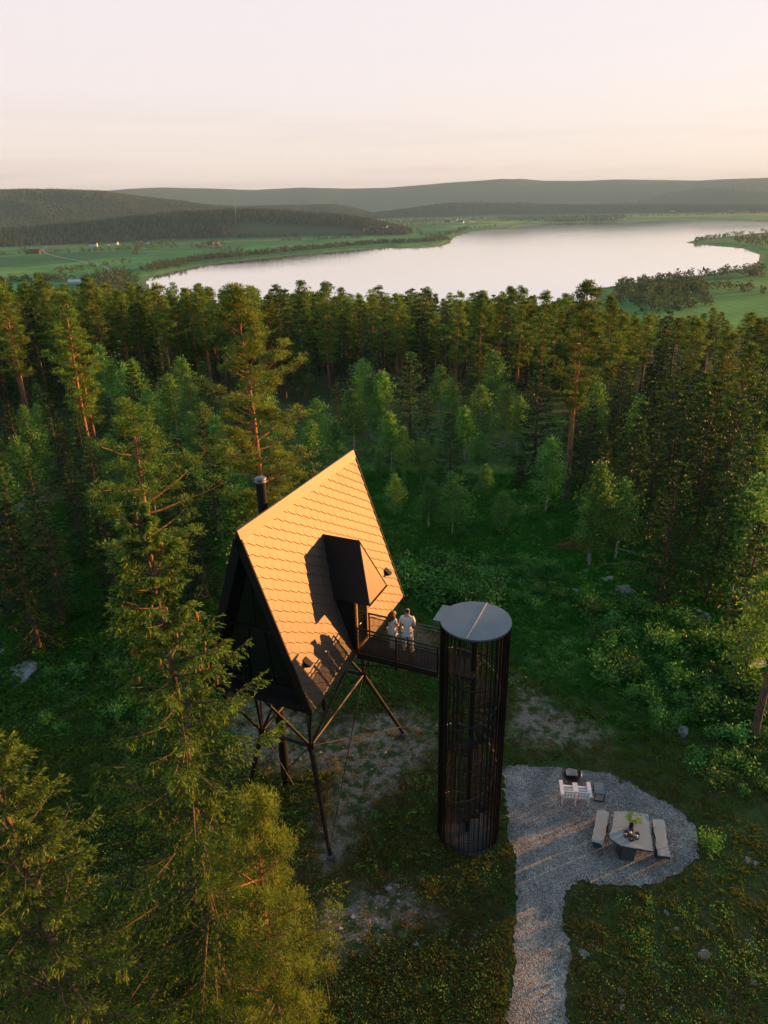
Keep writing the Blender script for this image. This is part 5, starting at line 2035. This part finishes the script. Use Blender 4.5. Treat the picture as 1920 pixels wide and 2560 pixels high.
def person(loc, yaw, h, label, pose, woman):
    root = empty('person', loc, yaw, label, 'person', 'couple on the footbridge')
    k = h / 1.82
    J = {n: (np.array(p) * k, r * k) for n, (p, r) in pose.items()}
    E = [('pelvis', 'waist'), ('waist', 'chest'), ('chest', 'neck'), ('neck', 'jaw'), ('jaw', 'brow'), ('brow', 'crown'), ('brow', 'nose')]
    for s in 'ab':
        E += [('chest', 'shoulder' + s), ('shoulder' + s, 'elbow' + s), ('elbow' + s, 'wrist' + s), ('wrist' + s, 'palm' + s), ('pelvis', 'hip' + s), ('hip' + s, 'knee' + s), ('knee' + s, 'ankle' + s), ('ankle' + s, 'ball' + s), ('jaw', 'ear' + s)]
        w, p = J['wrist' + s][0], J['palm' + s][0]
        d = unit(p - w)
        lat = unit(np.cross(d, [0, 0, 1.0]))
        dn = np.cross(lat, d)
        for q, (off, ln) in enumerate(((-.030, .062), (-.010, .075), (.010, .072), (.029, .058))):
            b = p + lat * off * k
            J['f%d%s' % (q, s)] = (b + d * ln * .55 * k, .0095 * k)
            J['g%d%s' % (q, s)] = (b + d * ln * .85 * k - dn * .028 * k, .008 * k)
            E += [('palm' + s, 'f%d%s' % (q, s)), ('f%d%s' % (q, s), 'g%d%s' % (q, s))]
        sg = 1 if s == 'a' else -1
        J['th' + s] = (w + d * .03 * k + lat * .04 * sg * k, .011 * k)
        J['ti' + s] = (w + d * .075 * k + lat * .05 * sg * k - dn * .012 * k, .009 * k)
        E += [('wrist' + s, 'th' + s), ('th' + s, 'ti' + s)]
    skin_mesh('body', J, E, M['skin'], root, 1)

    def g_(names, mul, add):
        return {n: (J[n][0], J[n][1] * mul + add) for n in names}
    sh = g_(['chest', 'waist', 'pelvis', 'shouldera', 'shoulderb'], 1.0, .026)
    sh['pelvis'] = (J['pelvis'][0] + np.array([0, 0, -.05]), J['pelvis'][1] + .026)
    sh['waist'] = (J['waist'][0], J['waist'][1] + .034)
    sh['collar'] = (J['chest'][0] * .25 + J['neck'][0] * .75 - np.array([0, 0, .02]), .075 * k)
    sh['hem'] = (J['pelvis'][0] + np.array([0, 0, -.20 if not woman else -.10]), J['pelvis'][1] + .024)
    SE = [('hem', 'pelvis'), ('pelvis', 'waist'), ('waist', 'chest'), ('chest', 'collar'), ('chest', 'shouldera'), ('chest', 'shoulderb')]
    for s in 'ab':
        f = .45 if woman else .72
        sh['sleeve' + s] = (J['shoulder' + s][0] * (1 - f) + J['elbow' + s][0] * f, J['elbow' + s][1] + .034)
        SE.append(('shoulder' + s, 'sleeve' + s))
    skin_mesh('shirt', sh, SE, M['cloth'], root, 2, 2)
    tr = {'pelvis': (J['pelvis'][0] + np.array([0, 0, .03]), J['pelvis'][1] + .014)}
    TE = []
    for s in 'ab':
        tr['hip' + s] = (J['hip' + s][0], J['hip' + s][1] + .020)
        tr['knee' + s] = (J['knee' + s][0], J['knee' + s][1] + (.036 if woman else .028))
        tr['hem' + s] = (J['ankle' + s][0] + np.array([0, 0, .01]), J['ankle' + s][1] + (.056 if woman else .034))
        TE += [('pelvis', 'hip' + s), ('hip' + s, 'knee' + s), ('knee' + s, 'hem' + s)]
    skin_mesh('trousers', tr, TE, M['cloth2'], root, 2)
    for s in 'ab':
        a, b = J['ankle' + s][0], J['ball' + s][0]
        d = unit((b - a) * [1, 1, 0])
        skin_mesh('shoe', {'h': (np.array([a[0], a[1], .045]) - d * .05 * k, .042 * k), 'm': (np.array([a[0], a[1], .05]) + d * .06 * k, .046 * k), 't': (np.array([a[0], a[1], .038]) + d * .17 * k, .036 * k)}, [('h', 'm'), ('m', 't')], M['white'], root, 2)
    b_, c_ = J['brow'][0], J['crown'][0]
    if woman:
        H = {'top': (c_ + [0, -.005, .0], .088 * k), 'back': (b_ + [0, -.05, .0], .105 * k), 'nape': (J['neck'][0] + [0, -.085, .01], .115 * k), 'mid': (J['chest'][0] + [0, -.12, .09], .10 * k), 'end': (J['chest'][0] + [.02, -.13, -.03], .075 * k),
             'sa': (J['neck'][0] + [.115, -.02, .0], .075 * k), 'sb': (J['neck'][0] + [-.115, -.03, .0], .075 * k), 'ea': (J['chest'][0] + [.13, -.05, .05], .05 * k), 'eb': (J['chest'][0] + [-.14, -.07, .04], .05 * k)}
        skin_mesh('hair', H, [('top', 'back'), ('back', 'nape'), ('nape', 'mid'), ('mid', 'end'), ('nape', 'sa'), ('nape', 'sb'), ('sa', 'ea'), ('sb', 'eb')], M['hair_b'], root, 2)
    else:
        H = {'top': (c_ + [0, -.012, .004], .083 * k), 'back': (b_ + [0, -.042, .012], .088 * k), 'nape': (J['jaw'][0] + [0, -.05, .02], .066 * k)}
        skin_mesh('hair', H, [('top', 'back'), ('back', 'nape')], M['hair_d'], root, 2)
    for sx in (-.032, .032):
        g = G().lathe([(.001, -.008), (.011, -.004), (.011, .004), (.001, .008)], (0, 0, 0), 8)
        e_ = g.build('eye', M['black'], root)
        e_.location = b_ + np.array([sx * k, .092 * k, -.005])
    return root


def pose(arms, legs, head=(0, 0)):
    hx, hy = head
    p = {'pelvis': ((0, 0, .95), .135), 'waist': ((0, -.01, 1.13), .128), 'chest': ((0, -.015, 1.36), .150), 'neck': ((hx * .4, .0 + hy * .3, 1.535), .058), 'jaw': ((hx * .8, .025 + hy * .8, 1.62), .070), 'brow': ((hx, .02 + hy, 1.71), .085), 'crown': ((hx, .015 + hy, 1.765), .066),
         'nose': ((hx, .125 + hy, 1.675), .014), 'eara': ((hx + .088, .02 + hy, 1.66), .018), 'earb': ((hx - .088, .02 + hy, 1.66), .018)}
    for s, sg in (('a', 1), ('b', -1)):
        p['shoulder' + s] = ((sg * .185, -.01, 1.435), .068)
        e, w = arms[s]
        p['elbow' + s] = (e, .044)
        p['wrist' + s] = (w, .029)
        d = unit(np.array(w) - np.array(e))
        p['palm' + s] = (tuple(np.array(w) + d * .075), (.030))
        kx, ky, ax, ay, tx, ty = legs[s]
        p['hip' + s] = ((sg * .095, 0, .88), .092)
        p['knee' + s] = ((kx, ky, .50), .060)
        p['ankle' + s] = ((ax, ay, .085), .042)
        p['ball' + s] = ((tx, ty, .035), .036)
    return p


zd = CO[2] + B0 + DK + .002
mp_ = on_z(1019, 1629, zd)
wp_ = on_z(986, 1623, zd)
man_pose = pose({'a': ((.255, -.02, 1.16), (.215, .20, 1.06)), 'b': ((-.25, .0, 1.17), (-.13, .23, 1.10))}, {'a': (.13, .02, .155, -.03, .20, .10), 'b': (-.12, .03, -.13, .05, -.17, .20)}, (.0, .015))
person((mp_[0], mp_[1], zd), R(-8), 1.84, 'taller person with short dark hair in white tee and pale trousers, back turned', man_pose, False)
wom_pose = pose({'a': ((.20, .10, 1.15), (.10, .27, 1.20)), 'b': ((-.17, .09, 1.14), (-.06, .20, .93))}, {'a': (.09, .03, .08, .0, .10, .15), 'b': (-.09, .03, -.08, -.03, -.09, .12)}, (.02, .03))
person((wp_[0] - .05, wp_[1] + .02, zd), R(-58), 1.66, 'person with long brown curls in white top and flared trousers beside the taller one', wom_pose, True)

# ------------------------------------------------------------------ far side of the valley
FAROCC = []


def house(px, py, w, d, h, yaw, wall, roof, label, cat='house', chim=True, back=0):
    p = hit(px, py)
    w, d, h = w * 1.35, d * 1.3, h * 1.25
    root = empty('farmhouse' if cat == 'house' else cat.replace(' ', '_'), (p[0], p[1], p[2] - .2), R(yaw), label, cat)
    FAROCC.append((p[0], p[1], max(w, d)))
    rh = d * .42
    g = G()
    g.prism([(-w / 2, -d / 2, 0), (-w / 2, d / 2, 0), (-w / 2, d / 2, h), (-w / 2, 0, h + rh), (-w / 2, -d / 2, h)][::-1], (0, 0, 0), (w, 0, 0))
    g.build('wall', M[wall], root)
    for s in (-1, 1):
        g = G()
        g.prism([(-w / 2 - .4, s * (d / 2 + .5), h - .42), (-w / 2 - .4, 0, h + rh + .06), (-w / 2 - .4, 0, h + rh + .36), (-w / 2 - .4, s * (d / 2 + .5), h - .1)][::s], (0, 0, 0), (w + .8, 0, 0))
        r_o = g.build('roof', M[roof], root)
    if chim:
        G().box((w * .15, 0, h + rh + .5), (.9, .9, 1.8)).build('chimney', M['houseroofred'], r_o)
    nw = max(2, int(w / 3.2))
    for s in (-1, 1):
        for q in range(nw):
            for fz in ([.52] if h < 5 else [.28, .72]):
                G().box((-w / 2 + w * (q + .5) / nw, s * (d / 2 + .03), h * fz), (1.2, .1, 1.4)).build('window', M['glass'], root)


house(234, 617, 19, 10, 7.5, 8, 'housewhite', 'houseroof', 'white two-storey farmhouse with dark roof among trees on the left fields')
house(290, 612, 13, 9, 5.0, -20, 'housewhite', 'houseroof', 'white house with a steep gable right of the two-storey farmhouse')
house(272, 613, 9, 7, 4.0, 30, 'housewhite', 'houseroof', 'small white outbuilding between the two white houses', 'outbuilding', False)
house(365, 609, 15, 9, 4.5, 5, 'housewhite', 'houseroof', 'low white house behind the grove of the left fields')
house(350, 607, 8, 7, 4.0, 0, 'houseyellow', 'houseroof', 'small ochre house beside the low white house')
house(527, 612, 14, 9, 5.5, -10, 'housered', 'houseroof', 'red farmhouse on the field knoll above the lake shore')
house(545, 614, 11, 8, 4.0, 70, 'housered', 'houseroofred', 'red barn next to the red farmhouse on the knoll', 'barn', False)
house(512, 613, 8, 6, 3.5, 20, 'housewhite', 'houseroof', 'small white shed beside the red farmhouse', 'shed', False)
house(86, 634, 26, 12, 4.5, 4, 'housered', 'houseroof', 'long dark barn beside the bend of the farm road', 'barn', False)
house(90, 612, 15, 9, 4.0, -8, 'houseyellow', 'houseroof', 'brown house behind the long dark barn')
house(187, 709, 15, 6, 3.0, 5, 'housewhite', 'housewhite', 'white boathouse-like hut alone at the field edge before the wood', 'hut', False)
for k, (px, py, wl, rf, lb) in enumerate([(931, 570, 'housewhite', 'houseroof', 'white house in the hamlet at the end of the wooded hill'), (948, 573, 'housered', 'houseroofred', 'red house in the hamlet at the end of the wooded hill'), (915, 578, 'houseyellow', 'houseroofred', 'ochre house on the slope left of the hamlet'), (962, 571, 'housewhite', 'houseroof', 'small white house on the lake side of the hamlet'),
                                          (1137, 551, 'houseyellow', 'houseroofred', 'pale farmhouse with a red roof above the far bay'), (1180, 555, 'housewhite', 'houseroof', 'low white house on the far shore meadow'), (1207, 548, 'houseyellow', 'houseroofred', 'large pale house with a red roof on the far meadow'), (1152, 558, 'housewhite', 'houseroof', 'tiny white house near the far bay'), (1118, 556, 'housered', 'houseroof', 'red shed left of the pale farmhouse above the far bay'),
                                          (1682, 529, 'housewhite', 'houseroof', 'white farm on the far fields behind the lake'), (1826, 530, 'houseyellow', 'houseroofred', 'ochre farm on the far fields, left of two'), (1882, 533, 'housered', 'houseroof', 'red farm on the far fields, close to the picture edge')]):
    house(px, py, 17 + 9 * (k > 3), 10 + 3 * (k > 3), 6, rng.uniform(-40, 40), wl, rf, lb, 'house', False)
p_ = hit(590, 540)
mast = empty('radio_mast', (p_[0], p_[1], p_[2]), 0, 'thin pale radio mast on top of the wooded hill', 'mast')
G().tube([(0, 0, 0), (0, 0, 34)], [.7, .3], 6).build('pole', M['housewhite'], mast)
G().box((0, 0, 31), (2.2, 2.2, 1.5)).build('antenna', M['housewhite'], mast)


def far_conifers(P, hgt):
    """many small pointed trees in one builder"""
    n = len(P)
    k = 6
    g = G()
    a = np.arange(k) * 2 * PI / k
    h = hgt * rng.uniform(.65, 1.2, n)
    w = h * rng.uniform(.16, .26, n)
    ring = np.stack([np.cos(a), np.sin(a), np.zeros(k)], 1)
    jit = rng.uniform(.6, 1.35, (n, k))
    base = P[:, None, :] + ring[None] * (w[:, None] * jit)[..., None] + np.array([0, 0, 1]) * (h * .12)[:, None, None]
    tip = P + np.stack([rng.normal(0, .3, n), rng.normal(0, .3, n), h], 1)
    Vv = np.concatenate([base, tip[:, None]], 1).reshape(-1, 3)
    F = (np.arange(n)[:, None, None] * (k + 1) + np.stack([np.arange(k), (np.arange(k) + 1) % k, np.full(k, k)], 1)[None]).reshape(-1, 3)
    g.add(Vv, F)
    g.tint(n * k, np.repeat(np.clip(rng.normal(.4, .3, n) + .35 * patch(P[:, 0], P[:, 1], .12, 0, 6), 0, 1), k))
    return g


def far_broadleaf(P, hgt, nq=26):
    n = len(P)
    h = hgt * rng.uniform(.6, 1.25, n)
    m_ = n * nq
    c = np.repeat(P, nq, 0)
    hh = np.repeat(h, nq)
    d = unit(rng.normal(0, 1, (m_, 3)))
    rad = rng.uniform(.35, 1.0, m_) ** .5
    pos = c + d * rad[:, None] * np.stack([hh * .34, hh * .34, hh * .44], 1) + np.array([0, 0, 1]) * (hh * .5)[:, None]
    g = G()
    sprays(g, pos, rng.normal(0, 1, (m_, 3)), hh * .24, hh * .2, np.random.default_rng(9), np.repeat(rng.normal(.45, .22, n), nq) + rng.normal(0, .12, m_))
    return g


def visible_pts(n, az0, az1, r0, r1):
    a = np.radians(rng.uniform(az0, az1, n))
    rr = np.sqrt(rng.uniform(r0 ** 2, r1 ** 2, n))
    return rr * np.sin(a), rr * np.cos(a)


CLEARP = CLEAR_W
x, y = visible_pts(150000, -31, 6, 2700, 6700)
z, rd, sh = land(x, y, True)
k_ = (rd > .5) & (poly_sd(x, y, CLEARP) < 0)
P = np.stack([x, y, z - .5], 1)[k_]
keepn = rng.random(len(P)) < np.clip(1.5 - np.hypot(P[:, 0], P[:, 1]) / 6200, .25, 1)
tag(far_conifers(P[keepn], 15).build('hill_forest', M['farfir']), 'far off spruce forest covering the wooded hills beyond the fields', kind='stuff')
# strips of wood on the flat land round the lake
pts = []


def wood_px(poly, n, zz_=-97):
    W = pix_poly(poly, zz_)
    lo, hi = W.min(0), W.max(0)
    q = rng.uniform(lo, hi, (n * 4, 2))
    q = q[poly_sd(q[:, 0], q[:, 1], W) > 0][:n]
    return q


for poly, n in [([(0, 590), (230, 585), (480, 588), (470, 603), (330, 600), (130, 602), (0, 620)], 1300), ([(960, 552), (1120, 549), (1080, 560), (960, 562)], 260), ([(1240, 545), (1560, 540), (1560, 549), (1365, 556), (1250, 553)], 900),
                ([(1440, 527), (1920, 512), (1960, 522), (1560, 537)], 900), ([(1380, 551), (1560, 549), (1540, 553), (1390, 556)], 300), ([(1100, 538), (1330, 533), (1330, 540), (1120, 545)], 500), ([(0, 600), (60, 600), (62, 620), (0, 622)], 80)]:
    q = wood_px(poly, n)
    pts.append(q)
q = np.concatenate(pts)
z = land(q[:, 0], q[:, 1])
P = np.concatenate([q, z[:, None]], 1)[z > LAKE_Z + .4]
tag(far_conifers(P, 15).build('valley_forest', M['farfir']), 'dark strips of far forest on the flat land around the lake', kind='stuff')
# deciduous groves, tree lines along fields and shore
pts = []
for poly, n in [([(230, 690), (300, 680), (360, 700), (372, 740), (330, 770), (250, 745)], 260), ([(1545, 700), (1640, 692), (1770, 715), (1775, 765), (1640, 790), (1530, 760)], 330), ([(320, 610), (440, 606), (445, 622), (345, 627)], 70), ([(500, 612), (560, 606), (565, 616), (505, 618)], 22),
                ([(1062, 588), (1125, 582), (1135, 600), (1070, 610)], 60), ([(960, 575), (1050, 572), (1060, 592), (975, 590)], 60), ([(1830, 598), (1930, 592), (1940, 618), (1850, 612)], 90), ([(205, 606), (320, 602), (320, 612), (215, 618)], 26), ([(880, 565), (980, 560), (990, 578), (890, 585)], 50), ([(1095, 545), (1240, 540), (1240, 556), (1100, 562)], 40)]:
    pts.append(wood_px(poly, n))
for line, n, s_ in [([(372, 678), (440, 660), (521, 648), (637, 637), (752, 626), (868, 616), (960, 608), (1050, 606), (1120, 598)], 760, 13), ([(1135, 585), (1165, 572), (1240, 568)], 60, 10), ([(0, 706), (120, 703), (230, 702)], 60, 6), ([(1560, 702), (1640, 696), (1760, 690), (1850, 682), (1940, 672)], 80, 9), ([(1640, 738), (1800, 722), (1930, 740)], 40, 6), ([(1720, 606), (1780, 596), (1850, 588), (1930, 578)], 70, 9),
                    ([(1770, 618), (1860, 624)], 25, 8), ([(1380, 562), (1500, 558), (1700, 556), (1920, 560)], 130, 14), ([(60, 640), (62, 612), (130, 606)], 14, 6), ([(340, 640), (345, 625), (480, 622)], 20, 5), ([(1860, 690), (1930, 700)], 16, 6), ([(0, 642), (200, 634), (330, 627)], 46, 6), ([(330, 660), (250, 668), (130, 690)], 30, 6), ([(480, 622), (560, 630), (640, 628)], 34, 6), ([(700, 606), (800, 602), (900, 598)], 40, 7), ([(1440, 549), (1600, 543), (1760, 539), (1920, 535)], 90, 14), ([(1000, 566), (1110, 568)], 26, 8)]:
    L_ = np.array([on_z(a, b, -97.5)[:2] for a, b in line])
    sgl = np.linalg.norm(np.diff(L_, axis=0), axis=1)
    cum = np.concatenate([[0], np.cumsum(sgl)])
    t_ = rng.uniform(0, cum[-1], n)
    q = np.stack([np.interp(t_, cum, L_[:, 0]), np.interp(t_, cum, L_[:, 1])], 1) + rng.normal(0, s_, (n, 2))
    pts.append(q)
q = np.concatenate(pts)
z = land(q[:, 0], q[:, 1])
ok = z > LAKE_Z + .4
for hx, hy, hw in FAROCC:
    ok &= np.hypot(q[:, 0] - hx, q[:, 1] - hy) > hw * .7
P = np.concatenate([q, z[:, None] - .4], 1)[ok]
tag(far_broadleaf(P, 13).build('valley_trees', M['farleaf']), 'far leafy trees in groves and lines along the fields and the lake shore', kind='stuff')

# second cabin, a sliver at the left edge
c2 = on_y(-128, 1100, 52)
z2 = ground(c2[0] - 2.2, 52)
cab2 = empty('treetop_cabin', (c2[0] - 2.3, 52, z2), R(22), 'second dark steep cabin, only the edge of its roof showing at the left border', 'cabin')
for s in (-1, 1):
    g = G()
    g.prism([(0, 0, 13), (s * 2.1, 0, 7.0), (s * 1.85, 0, 7.0), (0, 0, 12.4)][::s], (0, 0, 0), (0, 7.5, 0))
    g.build('roof_slope', M['dormer'], cab2)
for yy in (.5, 7.0):
    g = G()
    g.prism([(-1.86, yy, 7), (1.86, yy, 7), (0, yy, 12.45)], (0, -.05, 0), (0, .05, 0))
    g.build('gable_wall', M['cladding'], cab2)
for sx in (-1, 1):
    for yy in (1.0, 6.5):
        G().tube([(sx * 1.7, yy, -.2), (sx * .9, yy, 7.0)], .1, 8).build('leg', M['rust'], cab2)
